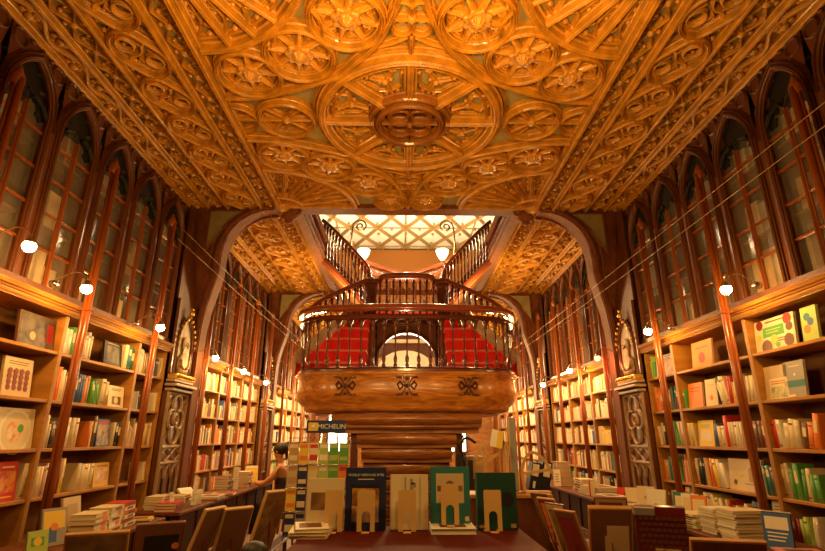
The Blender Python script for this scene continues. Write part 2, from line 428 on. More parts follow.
def cornice(x0,x1,y0,y1,s,parent,z=ZC,drop=.1):
    m=MB(); a=x0+.03; b=x1-.03; mid=(a+b)/2; zz=lambda x:z-drop*(x-x0)/(x1-x0)
    m.quad((s*x0,y0,z-.005),(s*x1,y0,z-drop),(s*x1,y1,z-drop),(s*x0,y1,z-.005))
    n=int((y1-y0)/.26); p=(y1-y0)/n; pts=[]
    for i in range(n*8+1):
        t=i/8; y=y0+t*p; x=mid+.05*sin(2*pi*t/2); pts.append((s*x,y,zz(x)))
    m.sweep(pts,.032,.06,DN,smooth=True)
    for i in range(n):
        q=1 if i%2 else -1; cy=y0+(i+.5)*p; cx=mid+.03*q
        for k in range(7):
            an=k*2*pi/7+i; r=.055
            m.ball((s*(cx+r*cos(an)),cy+r*sin(an),zz(cx)-.02),.032,seg=5,fl=.7)
        m.ball((s*cx,cy,zz(cx)-.04),.036,seg=6)
        m.sweep([(s*(mid-.1*q),cy-.1,zz(mid)),(s*(mid-.04*q),cy-.02,zz(mid)),(s*(mid+.02*q),cy+.02,zz(mid))],[.05,.04,.02],.05,DN,prof=PROFR)
        m.ball((s*(mid-.1*q),cy-.12,zz(mid)-.02),.03,seg=5); m.ball((s*(mid-.1*q),cy+.12,zz(mid)-.02),.03,seg=5)
    for x,w,d in ((x0,.07,.09),(x1-.02,.06,.10)):
        m.sweep([(s*x,y0,zz(x)),(s*x,y1,zz(x))],w,d,DN)
    return m.build('cornice',MW,parent)
Y0=1.55
for s in (-1,1):
    rib(1.755,Y0,YA,s,ceil,.085,.15); lattice(1.79,1.99,Y0,YA,s,ceil); rib(2.02,Y0,YA,s,ceil,.06,.11)
    ovals(2.25,Y0,YA-.08,s,ceil); rib(2.48,Y0,YA,s,ceil,.06,.11); lattice(2.51,2.73,Y0,YA,s,ceil)
    cornice(2.76,2.985,Y0,YA,s,ceil,drop=.03)
# aisle ceilings beyond the first and second arches
def aisle(y0,y1,s):
    c=MB().box(*sorted((s*1.63,s*3.5)),y0,y1,ZC,ZC+.12).build('ceiling',M['panel']); struct(c)
    rib(1.67,y0,y1,s,c,.06,.12); lattice(1.70,1.92,y0,y1,s,c,pitch=.34); rib(1.95,y0,y1,s,c,.05,.1)
    ovals(2.18,y0,y1,s,c); rib(2.41,y0,y1,s,c,.05,.1); lattice(2.44,2.68,y0,y1,s,c,pitch=.34); cornice(2.72,2.985,y0,y1,s,c,drop=.03)
    # gallery edge above: fascia with moulded lines
    m=MB(); m.box(*sorted((s*1.50,s*1.63)),y0,y1,ZC-.06,ZC+.42)
    for z,d in ((ZC+.0,.04),(ZC+.14,.03),(ZC+.36,.06)):
        m.sweep([(s*1.50,y0,z),(s*1.50,y1,z)],.06,d,(-s,0,0))
    n=int((y1-y0)/.16)
    for i in range(n):
        y=y0+(i+.5)*(y1-y0)/n; m.sweep(circ(0,0,.045,10)and[(s*1.5,y+.05*cos(a),ZC+.25+.05*sin(a)) for a in [k*2*pi/10 for k in range(10)]],.02,.02,(-s,0,0),True)
    m.build('gallery_fascia',M['matte'],c)
    return c
for s in(-1,1):
    aisle(YA+.1,YB,s); aisle(YB+.2,YE-.5,s)
# ---- transverse arches
def arch(y,dep,idx):
    m=MB(); y0,y1=y-dep/2,y+dep/2
    # beam across (only the aisles carry it; across the void it is shallow)
    m.box(-1.9,1.9,y0,y1,ZC-.06,ZC+.5 if idx==0 else ZC-.0)
    n=10
    for s in(-1,1):
        # spandrel wall with rounded opening: x from 1.85 (top) to 2.6 (springing at z 3.6)
        inner=[(2.82,0.0),(2.82,2.60),(2.81,2.95),(2.78,3.2),(2.71,3.42),(2.63,3.60)]+[(1.82+.78*cos(a),3.55+.98*sin(a)) for a in [pi/2*i/n for i in range(1,n+1)]]
        outer=[(3.5,0.0),(3.5,2.60),(3.5,2.95),(3.5,3.2),(3.5,3.42),(3.5,3.60)]+[(3.5-(3.5-1.82)*i/n,ZC+.02) for i in range(1,n+1)]
        k=len(inner)
        vs=[(s*x,y0,z) for x,z in inner]+[(s*x,y0,z) for x,z in outer]+[(s*x,y1,z) for x,z in inner]+[(s*x,y1,z) for x,z in outer]
        fs=[]
        for i in range(k-1):
            fs+= [(i,i+1,k+i+1,k+i),(2*k+i,3*k+i,3*k+i+1,2*k+i+1),(i,2*k+i,2*k+i+1,i+1)]
        m.add(vs,fs)
        for yy,nn in((y0,(0,-1,0)),(y1,(0,1,0))):
            P=[(s*(x+.05),yy,z) for x,z in inner[1:-1]]+[(s*1.85,yy,ZC-.07)]
            m.sweep(P,.08,.05,nn)
            P=[(s*(x+.15),yy,z) for x,z in inner[3:-3]]
            m.sweep(P,.03,.03,nn)
            for zz in (.3,.9,1.5,2.1,2.7): pass
        m.ball((s*1.66,y,ZC-.09),.13,seg=12); m.ball((s*1.66,y,ZC-.20),.055,seg=8)
        for k2 in range(8):
            a=k2*pi/4; m.ball((s*1.66+.12*cos(a),y+.12*sin(a),ZC-.07),.05,seg=6)
    def sh(z):
        t=max(0,min(1,(4.35-z)/1.2)); return .43*t*t*(3-2*t)
    m.v=[(a,b+(sh(c) if abs(a)>1.95 else 0),c) for a,b,c in m.v]
    for i in range(26):
        x=-1.6+i*3.2/25; m.sweep([(x-.05,y0,ZC-.02),(x,y0,ZC+.03),(x+.05,y0,ZC-.02)],.02,.02,(0,-1,0))
    # panels in the spandrels
    for s in(-1,1):
        P=[(s*2.72,y0,ZC-.12),(s*2.72,y0,3.9),(s*2.45,y0,4.3),(s*2.25,y0,ZC-.12)]
        m.add([(a,b-.012,c) for a,b,c in P],[(0,1,2,3) if s>0 else (3,2,1,0)],1)
        m.sweep([(a,b-.005,c) for a,b,c in P],.03,.03,(0,-1,0),True)
    o=m.build('trim_%d'%(idx+1),[M['matte'],M['panel']]); struct(o)
arch(YA,.22,0); arch(YB+.1,.22,1)
m=MB(); m.box(-1.3,1.3,11.7,11.85,3.30,4.6); m.box(-1.3,1.3,11.62,11.72,3.62,3.70,1); struct(m.build('trim_6',[M['darker'],M['cream']]))  # dark beam added behind the vault to darken the arch opening
# ---- upper hall seen through the void
m=MB(); m.box(-3.5,3.5,7.5,YE,8.0,8.12); up=m.build('ceiling',M['cream']); struct(up)
m=MB()
for i in range(-12,13):
    for q in(-1,1):
        x0=i*.9; pts=[(x0,8.4,8.0),(x0+q*8.4*.55,16.8,8.0)]
        (ax,ay,_),(bx,by,_)=pts
        # clip to |x|<3.4
        def clip(ax,ay,bx,by):
            t0,t1=0,1; dx=bx-ax
            for lim,sg in((3.4,1),(-3.4,-1)):
                f0=(lim-ax)*sg; f1=(lim-bx)*sg
                if f0<0 and f1<0: return None
                if f0<0: t0=max(t0,f0/(f0-f1))
                if f1<0: t1=min(t1,f0/(f0-f1))
            if t1<=t0: return None
            return (ax+dx*t0,ay+(by-ay)*t0),(ax+dx*t1,ay+(by-ay)*t1)
        r=clip(ax,ay,bx,by)
        if r: m.sweep([(r[0][0],r[0][1],8.0),(r[1][0],r[1][1],8.0)],.10,.10,DN)
for y in [8.4+k*.82*1.0 for k in range(0,11,2)]: m.sweep([(-3.4,y,8.0),(3.4,y,8.0)],.05,.05,DN)
for x in(-2.2,0,2.2): m.sweep([(x,8.4,8.0),(x,16.9,8.0)],.05,.05,DN)
for i in range(-8,9):
    for k in range(0,10):
        x=i*.45
        if abs(x)<3.3 : m.ball((x,8.4+k*.82+(0 if i%2 else .41),7.93),.05,seg=5)
m.build('strapwork',flat('warm_plaster_ribs',(.34,.19,.06)),up)
m=MB(); m.box(-3.5,3.5,YE-.25,YE,6.9,7.9); m.box(-3.5,3.5,YE-.35,YE,6.7,6.95); m.box(-3.5,3.5,YE-.3,YE,4.6,5.1)
for i in range(15): x=-3.2+i*.457; m.box(x-.05,x+.05,YE-.3,YE,5.1,6.7)
struct(m.build('trim_3',flat('amber_wall',(.42,.15,.02))))
for s in(-1,1):
    m=MB(); m.box(*sorted((s*3.3,s*3.5)),7.5,YE-.4,4.72,8.0)
    for i in range(12): y=7.8+i*.75; m.box(*sorted((s*3.22,s*3.3)),y,y+.12,4.8,7.9)
    struct(m.build('trim_4' if s<0 else 'trim_5',M['matte']))
# far doorway windows (white glow under the stairs)
for i,(x,z0,z1,w) in enumerate(((-2.15,1.1,2.35,.6),(1.62,1.1,2.3,.7))):
    t=MB(); t.box(x-w/2,x+w/2,YE-.04,YE-.005,z0,z1); o=t.build('window_%d'%(i+1),M['day']); struct(o)
    t=MB()
    for a,b,c,d in((x-w/2-.06,x-w/2,z0-.06,z1+.06),(x+w/2,x+w/2+.06,z0-.06,z1+.06),(x-w/2,x+w/2,z0-.06,z0),(x-w/2,x+w/2,z1,z1+.06),(x-.02,x+.02,z0,z1)):
        t.box(a,b,YE-.09,YE-.04,c,d)
    t.build('window_frame',M['dark'],o)
# ------------------------------------------------------------------ glazed gothic cabinets above the bookcases
HC=2.985
def rzs(s): return -pi/2 if s>0 else pi/2
def arch_pts(w,zs,n=8):
    L=[(-w/2+w-w*cos(a),0,zs+w*sin(a)) for a in [pi/3*i/n for i in range(n+1)]]
    return L+[(-x,0,z) for x,_,z in L[::-1][1:]]
def cabinet_meshes():
    W=.63; z0=2.60; zt=4.52; zs=3.96; iw=.50; out={}
    m=MB(); ap=arch_pts(iw,zs)
    for q in(-1,1): m.box(*sorted((q*W/2,q*iw/2)),0,.07,z0,zs)
    m.box(-W/2,W/2,-.03,.07,z0,z0+.07); m.box(-W/2,W/2,-.02,.07,zt-.03,zt)
    vs=[];fs=[];k=len(ap)
    for (x,_,z) in ap: vs+= [(x,0,z),(x*W/iw,0,zt),(x,.07,z)]
    for i in range(k-1): fs+= [(3*i,3*i+3,3*i+4,3*i+1),(3*i,3*i+2,3*i+5,3*i+3)]
    m.add(vs,fs)
    full=[(-iw/2,0,z0+.07)]+ap+[(iw/2,0,z0+.07)]
    m.sweep(full,.05,.035,(0,-1,0)); 
    m.sweep([(x*1.13,0,z+ (.045 if abs(x)<iw/2-.01 else 0)) for x,_,z in ap],.02,.03,(0,-1,0))
    # ogee hood + finial, blind tracery in spandrels
    m.sweep([(0,0,zs+.44),(0,0,zt)],.03,.03,(0,-1,0))
    for q in(-1,1):
        m.sweep([(q*(.22+.07*cos(a)),0,zt-.11+.07*sin(a)) for a in [k*2*pi/12 for k in range(12)]],.018,.02,(0,-1,0),True)
        m.sweep([(q*.31,0,zs-.05),(q*.28,0,zs+.2),(q*.18,0,zt-.2)],.018,.02,(0,-1,0))
        m.ball((q*.11,-.01,zt-.06),.022,(0,-1,0))
    out['frame']=m.mesh('cabinet_frame',M['dark'])
    m=MB()
    m.sweep([(0,.02,z0+.07),(0,.02,zs+.05)],.032,.035,(0,-1,0))
    for i in range(1,5):
        z=z0+.07+i*.295
        m.sweep([(-iw/2,.025,z),(iw/2,.025,z)],.024,.025,(0,-1,0))
    out['glazing_bars']=m.mesh('glazing_bars',M['shaft'])
    m=MB(); m.quad((-iw/2,.045,z0+.05),(iw/2,.045,z0+.05),(iw/2,.045,zs+.46),(-iw/2,.045,zs+.46))
    out['glass_pane']=m.mesh('glass_pane',M['glass'])
    # dark cusped leaf tracery filling the arch head
    m=MB(); random.seed(3)
    poly=[(x*.98,z) for x,_,z in ap]
    mx=Matrix(((1,0,0,0),(0,0,1,.03),(0,1,0,0),(0,0,0,1)))
    # cusps: leaf lobes hanging from the arch
    for (cx,cz,r) in ((0,.36,.07),(-.09,.27,.075),(.09,.27,.075),(-.15,.14,.07),(.15,.14,.07),(0,.24,.06),(-.19,.03,.05),(.19,.03,.05),(-.06,.18,.045),(.06,.18,.045)):
        pl=[(cx+r*(1+.22*cos(5*a+cx*9))*cos(a),zs+cz+r*(1+.22*cos(5*a+cx*9))*sin(a)) for a in [2*pi*i/20 for i in range(20)]]
        m.prism(pl,mx,.012)
    for q in(-1,1):
        m.sweep([(q*iw*.5,.02,zs),(q*.16,.02,zs+.10),(q*.06,.02,zs+.13),(0,.02,zs+.06)],.022,.03,(0,-1,0))
    out['arch_tracery']=m.mesh('arch_tracery',M['black'])
    m=MB(); m.box(-W/2,W/2,.36,.38,z0,zt); 
    for z in (3.18,3.80): m.box(-W/2+.01,W/2-.01,.09,.36,z,z+.02)
    m.box(-W/2,-W/2+.012,.07,.36,z0,zt); m.box(W/2-.012,W/2,.07,.36,z0,zt); m.box(-W/2,W/2,.07,.36,z0,z0+.02)
    out['case']=m.mesh('cabinet_case',M['shelfb'])
    return out
CMs=cabinet_meshes()
BAYW=1.26; PIL=[.50+BAYW*i for i in range(0,5)]  # 0.5,1.76,3.02,4.28,5.54
SECTS=[(1,[(PIL[i],PIL[i+1]) for i in range(1,4)]+[(5.54,6.20)]),
       (2,[(7.02,8.14),(8.14,9.26),(9.26,10.38)]),
       (3,[(11.75,12.95),(12.95,14.15),(14.15,15.35),(15.35,16.5)])]
SNAME={1:'before the first arch',2:'between the two arches',3:'beyond the second arch'}
cabs=[]
for s in(-1,1):
    for sec,bays in SECTS:
        k=0
        for (a,b) in bays:
            nn=2 if b-a>.7 or sec==1 else 1
            if sec==1 and b-a<.9: nn=1
            for i in range(nn):
                w=(b-a)/nn; yc=a+(i+.5)*w
                t=thing('glazed_cabinet','arched glazed cabinet above the %s bookcases %s, %s one from the front'%(SIDE[s],SNAME[sec],nth(k) if k else 'nearest'),'cabinet',(s*HC,yc,0),rzs(s),'arched glazed cabinets above the bookcases')
                t.scale=(w/.63,1,1); t['label']=t['label'].replace(', nearest one from the front',', the nearest one').replace(' one from the front',' from the front')
                for n in ('case','glass_pane','frame','glazing_bars','arch_tracery'): obj_of(n,CMs[n],t)
                cabs.append((s,yc,w)); k+=1
# ------------------------------------------------------------------ bookcases
ZSH=[.72,1.05,1.42,1.80,2.19]; ZTOP=2.50
for s in(-1,1):
    for sec,bays in SECTS:
        for k,(a,b) in enumerate(bays):
            W=b-a; mid=(a+b)/2
            t=thing('bookcase','open oak bookcase on %s wall %s, %s'%(SIDE[s],SNAME[sec],'the nearest one' if k==0 else nth(k)+' from the front'),'bookcase',(s*SF,mid,0),rzs(s),'oak bookcases along the walls')
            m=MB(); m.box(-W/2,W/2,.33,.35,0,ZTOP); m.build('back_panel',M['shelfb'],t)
            for q in(-1,1):
                m=MB(); m.box(*sorted((q*W/2,q*(W/2-.022))),0,.33,0,ZTOP,b=.002); m.build('side_panel',M['shelf'],t)
            for z in ZSH:
                m=MB(); m.box(-W/2+.022,W/2-.022,.005,.33,z-.028,z,b=.004); m.build('shelf',M['shelf'],t)
            m=MB(); m.box(-W/2,W/2,-.03,.34,ZTOP,ZTOP+.10); m.sweep([(-W/2,-.03,ZTOP+.075),(W/2,-.03,ZTOP+.075)],.06,.05,(0,-1,0))
            m.sweep([(-W/2,-.03,ZTOP+.02),(W/2,-.03,ZTOP+.02)],.03,.02,(0,-1,0)); m.build('cornice_board',M['shelf'],t)
            m=MB(); m.box(-W/2+.022,W/2-.022,.01,.03,0,.69); m.build('plinth_door',M['shelf'],t)
# ------------------------------------------------------------------ colonnettes
def colonnette_mesh():
    m=MB()
    for (x,y,r) in ((0,-.03,.026),(-.022,-.005,.014),(.022,-.005,.014)): m.tube([(x,y,.1),(x,y,3.95)],r,8)
    for z in (.12,.2,2.56): m.box(-.042,.042,-.06,.03+(.06 if z>3.8 else 0),z-.012,z+.010,b=.004)
    m.box(-.07,.07,-.07,.03,0,.12,b=.01); m.lathe([(.03,3.88),(.045,3.92),(.05,3.96),(.03,4.0),(.01,4.06)],10)
    return m.mesh('colonnette',M['shaft'])
CLM=colonnette_mesh()
for s in(-1,1):
    for sec,bays in SECTS:
        ys=[b[0] for b in bays]+([bays[-1][1]] if sec!=1 else [])
        for k,y in enumerate(ys):
            o=obj_of('colonnette',CLM); o.location=(s*(SF-.125),y+(0.04 if k==0 and sec!=1 else 0),0); o.rotation_euler=(0,0,rzs(s))
            tag(o,'slender redwood column by %s wall bookcases %s, %s'%(SIDE[s],SNAME[sec],'the nearest one' if k==0 else nth(k)+' from the front'),'column','slender columns between the bookcases')
# ------------------------------------------------------------------ carved panels with portrait niches
def tracery_panel(t,W):
    m=MB(); m.box(-W/2,W/2,0,.05,.8,2.04); m.box(-W/2,W/2,0,.08,0,.8); m.build('board',M['dark'],t)
    N=(0,-1,0); m=MB(); x=W/2-.03
    m.sweep([(-x,0,.85),(-x,0,2.02),(x,0,2.02),(x,0,.85)],.035,.03,N,True)
    zc=1.72
    for a in range(4):
        c,sn=cos(a*pi/2),sin(a*pi/2); rr=.105 if a%2==0 else .115
        off=.11 if a%2==0 else .165
        m.sweep([(off*c+rr*cos(u),0,zc+off*sn+rr*1.05*sin(u)) for u in [a*pi/2-2.1+4.2*i/14 for i in range(15)]],.032,.035,N,smooth=True)
    m.sweep([(.055*cos(u),0,zc+.055*sin(u)) for u in [2*pi*i/10 for i in range(10)]],.05,.035,N,True)
    for q in(-1,1):
        for r in(-1,1): m.sweep([(q*x,0,zc+r*.28),(q*(x-.09),0,zc+r*.2),(q*(x-.02),0,zc+r*.1)],.018,.02,N)
    for z in(1.40,1.22): m.sweep([(-x,0,z),(x,0,z)],.04,.03,N)
    for i in(-1,1):
        h=.08; c=i*x/2
        m.sweep([(c-x/2,0,1.31),(c,0,1.31+h),(c+x/2,0,1.31),(c,0,1.31-h)],.022,.025,N,True)
    m.sweep([(0,0,1.31),(x/2,0,1.38)],.02,.02,N)
    for i in range(3):
        c=-x+x/3+i*2*x/3; w=2*x/3
        m.sweep([(c-w/2,0,.85),(c-w/2,0,1.05),(c-w*.3,0,1.15),(c,0,1.2),(c+w*.3,0,1.15),(c+w/2,0,1.05),(c+w/2,0,.85)],.022,.025,N)
    m.build('tracery',M['stone'],t)
def niche(t,W):
    m=MB()
    for dz,dx in((2.045,.0),(2.10,.04),(2.155,.0)): m.box(-W/2+.01-dx*.5,W/2-.01+dx*.5,-.07-dx,.04,dz,dz+.035,b=.006)
    m.build('ledge',M['stone'],t)
    m=MB(); m.box(-W/2+.03,W/2-.03,-.08,.04,2.19,2.26,b=.008)
    for i in range(7): m.ball((-W/2+.07+i*(W-.14)/6,-.09,2.225),.022,(0,-1,0))
    m.build('gilt_base',M['gold'],t)
    m=MB(); w=W-.14; ap=arch_pts(w*.92,2.62,6)
    m.prism([(-w*.46,2.26)]+[(x,z) for x,_,z in ap]+[(w*.46,2.26)],Matrix(((1,0,0,0),(0,0,1,.01),(0,1,0,0),(0,0,0,1))),.03)
    m.build('niche_back',M['niche'],t)
    m=MB(); N=(0,-1,0)
    m.sweep([(-w*.5,0,2.26)]+[(x*1.08,0,z+.01) for x,_,z in ap]+[(w*.5,0,2.26)],.05,.025,N)
    m.box(-W/2,-w*.5,-.005,.05,2.26,3.2); m.box(w*.5,W/2,-.005,.05,2.26,3.2); m.box(-W/2,W/2,.03,.05,2.26,4.5)
    m.build('niche_frame',M['dark'],t)
    m=MB()
    for i,(x,_,z) in enumerate(ap):
        m.ball((x*1.12,-.035,z+.02),.026 if i%2 else .018,N,6,fl=.7)
    m.ball((0,-.04,3.06),.035,N); m.ball((0,-.04,3.12),.022,N)
    m.build('gilt_crest',M['gold'],t)
    # bas-relief bust
    m=MB()
    m.lathe([(.13,2.27),(.15,2.33),(.15,2.40),(.12,2.47),(.06,2.51),(.04,2.54),(.045,2.56),(.065,2.60),(.072,2.65),(.062,2.70),(.04,2.735),(.01,2.75)],14,Matrix.Translation((0,-.01,0))@Matrix.Diagonal((1.15,.22,1,1)))
    m.ball((0,-.03,2.64),.012,N); m.ball((-.02,-.045,2.66),.008,N); m.ball((.02,-.045,2.66),.008,N); m.ball((0,-.05,2.615),.02,N,fl=.6)
    for q in(-1,1): m.tube([(q*.12,-.02,2.44),(q*.10,-.035,2.36),(q*.02,-.045,2.34)],[.03,.025,.018],6)
    m.build('portrait_relief',M['bronze'],t)
for s in(-1,1):
    for y,W,nm in((6.50,.60,'first'),(10.72,.60,'second')):
        t=thing('carved_niche_panel','carved panel of pale quatrefoil tracery with gilt portrait niche, %s wall below the %s arch'%(SIDE[s],nm),'panel',(s*(SF-.06),y,0),rzs(s),'carved portrait panels beside the arches')
        tracery_panel(t,W); niche(t,W)
# ------------------------------------------------------------------ spot lamps, cables
LC=(1.0,.50,.13)
def light(name,loc,e,r=.05,typ='POINT',col=LC,rot=None,size=1.,spot=None,blend=.5,sizey=None):
    d=bpy.data.lights.new(name,typ); d.energy=e; d.color=col
    if typ=='AREA':
        d.size=size
        if sizey: d.shape='RECTANGLE'; d.size_y=sizey
    else: d.shadow_soft_size=r
    if spot: d.spot_size=radians(spot); d.spot_blend=blend
    o=bpy.data.objects.new(name,d); COL.objects.link(o); o.location=loc
    if rot: o.rotation_euler=rot
    return o
def spot_lamp(s,x,y,z,lab,bulb='bulb',e=24,base=None):
    t=thing('spot_lamp',lab,'lamp',(s*x,y,z),rzs(s),'small halogen spot lamps over the bookcases')
    m=MB(); dx=(SF-.09-x)
    m.tube(cr([(0,0,0.02),(0,.02,.07),(0,dx*.5,.10),(0,dx+.02,.0)],4),.006,6); m.lathe([(.03,-.03),(.03,.0),(.02,.03)],10,Matrix.Translation((0,dx+.0,0))@Matrix.Rotation(pi/2,4,'X')); m.build('bracket_arm',M['chrome'],t)
    m=MB(); m.lathe([(.012,.03),(.02,.02),(.034,-.015),(.036,-.03),(.033,-.03),(.030,-.012),(.012,.01)],12); m.build('reflector',M['chrome'],t)
    m=MB(); m.ball((0,0,-.04),.042,(0,0,-1),10,fl=1.0); m.build('bulb',M[bulb],t)
    light('lamp_light',(s*(x-.02),y,z-.11),e,.03, col=(LC if bulb=='bulb' else (1,.25,.1)))
for s,x,y,z,lab in ((-1,2.6,3.22,2.78,'lit halogen spot lamp over the nearest left bookcase, closest to the viewer'),
  (-1,2.6,3.90,2.68,'lit halogen spot lamp over left bookcase beside the second slender column'),
  (-1,2.6,5.2,2.64,'halogen spot lamp on the left, last one before the first arch'),
  (-1,2.6,6.85,2.57,'lit halogen spot lamp beside the left portrait niche behind first arch'),
  (-1,2.6,8.1,2.55,'lit spot lamp on the left, second beyond the first arch'),
  (-1,2.6,9.5,2.52,'lit spot lamp on the left, third beyond the first arch'),
  (1,2.6,3.90,2.70,'lit halogen spot lamp over the nearest right bookcase below the cables'),
  (1,2.6,5.30,2.64,'brightest lit spot lamp on the right, beside the first arch'),
  (1,2.6,8.0,2.56,'lit spot lamp on the right, between red lamp and second arch'),
  (1,2.6,9.6,2.5,'lit spot lamp on the right, last before the second arch')):
    spot_lamp(s,x,y,z,lab,e=(6 if 6<y<7 else 14 if y>9 else 26 if y>6 else 15))
spot_lamp(1,2.6,6.8,2.58,'spot lamp glowing red beside the right portrait niche','redbulb',e=8)
spot_lamp(-1,2.5,12.3,2.45,'lit spot lamp on the left wall beyond the second arch',e=40)
spot_lamp(1,2.5,12.3,2.45,'lit spot lamp on the right wall beyond the second arch',e=40)
for s in(-1,1):
    for k,(x,z) in enumerate(((2.28,3.28),(2.33,3.19))):
        z+=(.22 if s<0 else 0); y0=(4.7 if s<0 else 1.0)
        m=MB(); m.tube([(s*x,y0+i*(11.2-y0)/12,z-.02*sin(pi*i/12)) for i in range(13)],.0022,5)
        tag(m.build('steel_cable',M['wire']),'thin steel cable stretched along the %s aisle, %s of the pair'%(SIDE[s],('upper','lower')[k]),'cable','twin low-voltage cables')
# ------------------------------------------------------------------ staircase
st=thing('staircase','dark carved wooden double staircase with bulging landing and red carpeted steps','staircase',(0,7.0,0))
SO=Vector((0,7.0,0))
def sp(pts): return [tuple(Vector(p)-SO) for p in pts]
def sb(m,name,mt):
    m.v=[tuple(Vector(v)-SO) for v in m.v]; return m.build(name,mt,st)
ZL=2.37; ZU=3.42
def plan(k=0., n=14):
    # front landing outline, left end -> front -> right end; k = outward offset
    pts=[(-1.42-k,7.95),(-1.47-k,7.6),(-1.40-k*.9,7.25-k*.6),(-1.12-k*.5,7.02-k),(-.6,6.93-k),(0,6.9-k),(.6,6.93-k),(1.12+k*.5,7.02-k),(1.40+k*.9,7.25-k*.6),(1.47+k,7.6),(1.42+k,7.95)]
    return [(p.x*1.055,p.y) for p in cr([(a,b,0) for a,b in pts],5)]
m=MB()
prof=[(.0,ZL),(.06,ZL),(.085,ZL-.03),(.05,ZL-.055),(.045,ZL-.07),(.03,ZL-.10),(.045,ZL-.22),(.04,ZL-.32),(.0,ZL-.41),(-.06,ZL-.46),(-.05,ZL-.48),(-.09,ZL-.52),(-.20,ZL-.54)]
rings=[[ (x,y,z) for x,y in plan(k)] for k,z in prof]; n=len(rings[0]); vs=[v for r in rings for v in r]; fs=[]
for i in range(len(rings)-1):
    for j in range(n-1): fs.append((i*n+j,(i+1)*n+j,(i+1)*n+j+1,i*n+j+1))
m.add(vs,fs,0,True)
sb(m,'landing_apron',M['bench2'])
m=MB(); P=plan(.05)+[(-1.42,8.05)] ; PP=[(1.42,8.4)]+[]; 
poly=plan(.05)+[(1.42,8.5),(-1.42,8.5)]
m.prism([(x,y) for x,y in poly],Matrix.Translation((0,0,ZL-.06)),.06); sb(m,'landing_floor',M['stair'])
m=MB(); poly=plan(-.2); poly=[(x,y) for x,y in poly]+[(1.2,8.3),(-1.2,8.3)]
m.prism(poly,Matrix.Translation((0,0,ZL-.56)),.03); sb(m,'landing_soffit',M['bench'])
# carved X motifs on the apron
def motif(x,y,nx,ny,w=.13,h=.13):
    m=MB(); N=Vector((nx,ny,0)).normalized(); T=Vector((-N.y,N.x,0)); O=Vector((x,y,ZL-.20)); U=Vector((0,0,1))
    def Q(a,b): return O+T*(a*w)+U*(b*h)
    for q in(-1,1):
        m.sweep([Q(q*1.1,.9),Q(q*.5,.85),Q(q*.2,.35),Q(q*.15,0),Q(q*.2,-.35),Q(q*.5,-.85),Q(q*1.1,-.9)],.022,.022,N,smooth=True)
        m.sweep([Q(q*.45,.1),Q(q*.75,.45),Q(q*1.0,.1),Q(q*.75,-.35),Q(q*.45,-.1)],.018,.018,N,True)
        m.ball(Q(0,q*.75),.025,N)
    m.sweep([Q(-.35,0),Q(.35,0)],.03,.025,N); m.ball(Q(0,0)+N*.01,.03,N)
    sb(m,'carved_motif',M['stair'])
for x,y,nx,ny in ((0,6.85,0,-1),(-.83,6.89,-.08,-1),(.83,6.89,.08,-1),(-1.40,7.18,-.8,-.75),(1.40,7.18,.8,-.75)): motif(x,y,nx,ny)
# handrails
RP=[(-.5,0),(-.5,.4),(-.36,.62),(-.42,.8),(-.25,1),(.25,1),(.42,.8),(.36,.62),(.5,.4),(.5,0)]
HR=3.22
left=[(-.60,8.33,4.10),(-.80,8.22,3.99),(-1.1,8.08,3.80),(-1.40,7.95,3.60),(-1.585,7.80,3.40),(-1.61,7.60,HR+.04)]
def mir(P): return [(-x,y,z) for x,y,z in P]
front=[(x,y,HR) for x,y in plan(.03)][4:-4]
L=[tuple(p) for p in cr(left,5)]
path=L+front[1:]+mir(L)[::-1][1:]
UPV=(0,0,1)
m=MB(); m.sweep(path,.15,.085,UPV,prof=RP,smooth=True); sb(m,'handrail',M['rail'])
m=MB(); m.sweep([(x,y,z-.12) for x,y,z in front],.07,.06,UPV)
fr2=[(x,y,HR-.19) for x,y in plan(.0)][4:-4]; sb(m,'under_rail',M['stair'])
m=MB(); m.sweep([(x,y,ZL) for x,y in plan(.0)],.12,.06,UPV,prof=RP); sb(m,'base_rail',M['stair'])
# balusters
def bal_mesh(h,seg=8):
    P=[(.030,0),(.034,.02),(.030,.06),(.018,.08),(.028,.11),(.034,.16),(.030,.2),(.016,.24),(.013,.30),(.019,.36),(.015,.42),(.013,.62),(.017,.68),(.012,.72),(.024,.78),(.028,.82),(.02,.86),(.032,.9),(.034,1.0)]
    m=MB(); m.lathe([(r*.82,z*h) for r,z in P],seg); return m.mesh('baluster',M['stair'])
BM=bal_mesh(1.0)
def bal(x,y,z0,z1,mt=None):
    o=obj_of('baluster',BM,st); o.location=Vector((x,y,z0))-SO; o.scale=(1,1,z1-z0); 
def along(P,n,skip=0):
    P=[Vector(p) for p in P]; L=[0]
    for a,b in zip(P,P[1:]): L.append(L[-1]+(b-a).length)
    out=[]
    for i in range(n):
        t=L[-1]*(i+.5)/n
        for j in range(len(P)-1):
            if L[j+1]>=t: out.append(P[j].lerp(P[j+1],(t-L[j])/(L[j+1]-L[j]))); break
    return out
for p in along([(x,y,0) for x,y in plan(.0)][4:-4],25): bal(p.x,p.y,ZL+.05,HR-.10)
m=MB()
# little arcade under the front rail
for a,b in zip(along([(x,y,0) for x,y in plan(.0)][4:-4],25),along([(x,y,0) for x,y in plan(.0)][4:-4],25)[1:]):
    mid=(a+b)/2; N=Vector((b-a)).cross(Vector((0,0,1))).normalized()
    m.sweep([a+Vector((0,0,HR-.22)),a.lerp(b,.25)+Vector((0,0,HR-.13)),mid+Vector((0,0,HR-.11)),a.lerp(b,.75)+Vector((0,0,HR-.13)),b+Vector((0,0,HR-.22))],.02,.02,N)
sb(m,'arcade',M['stair'])
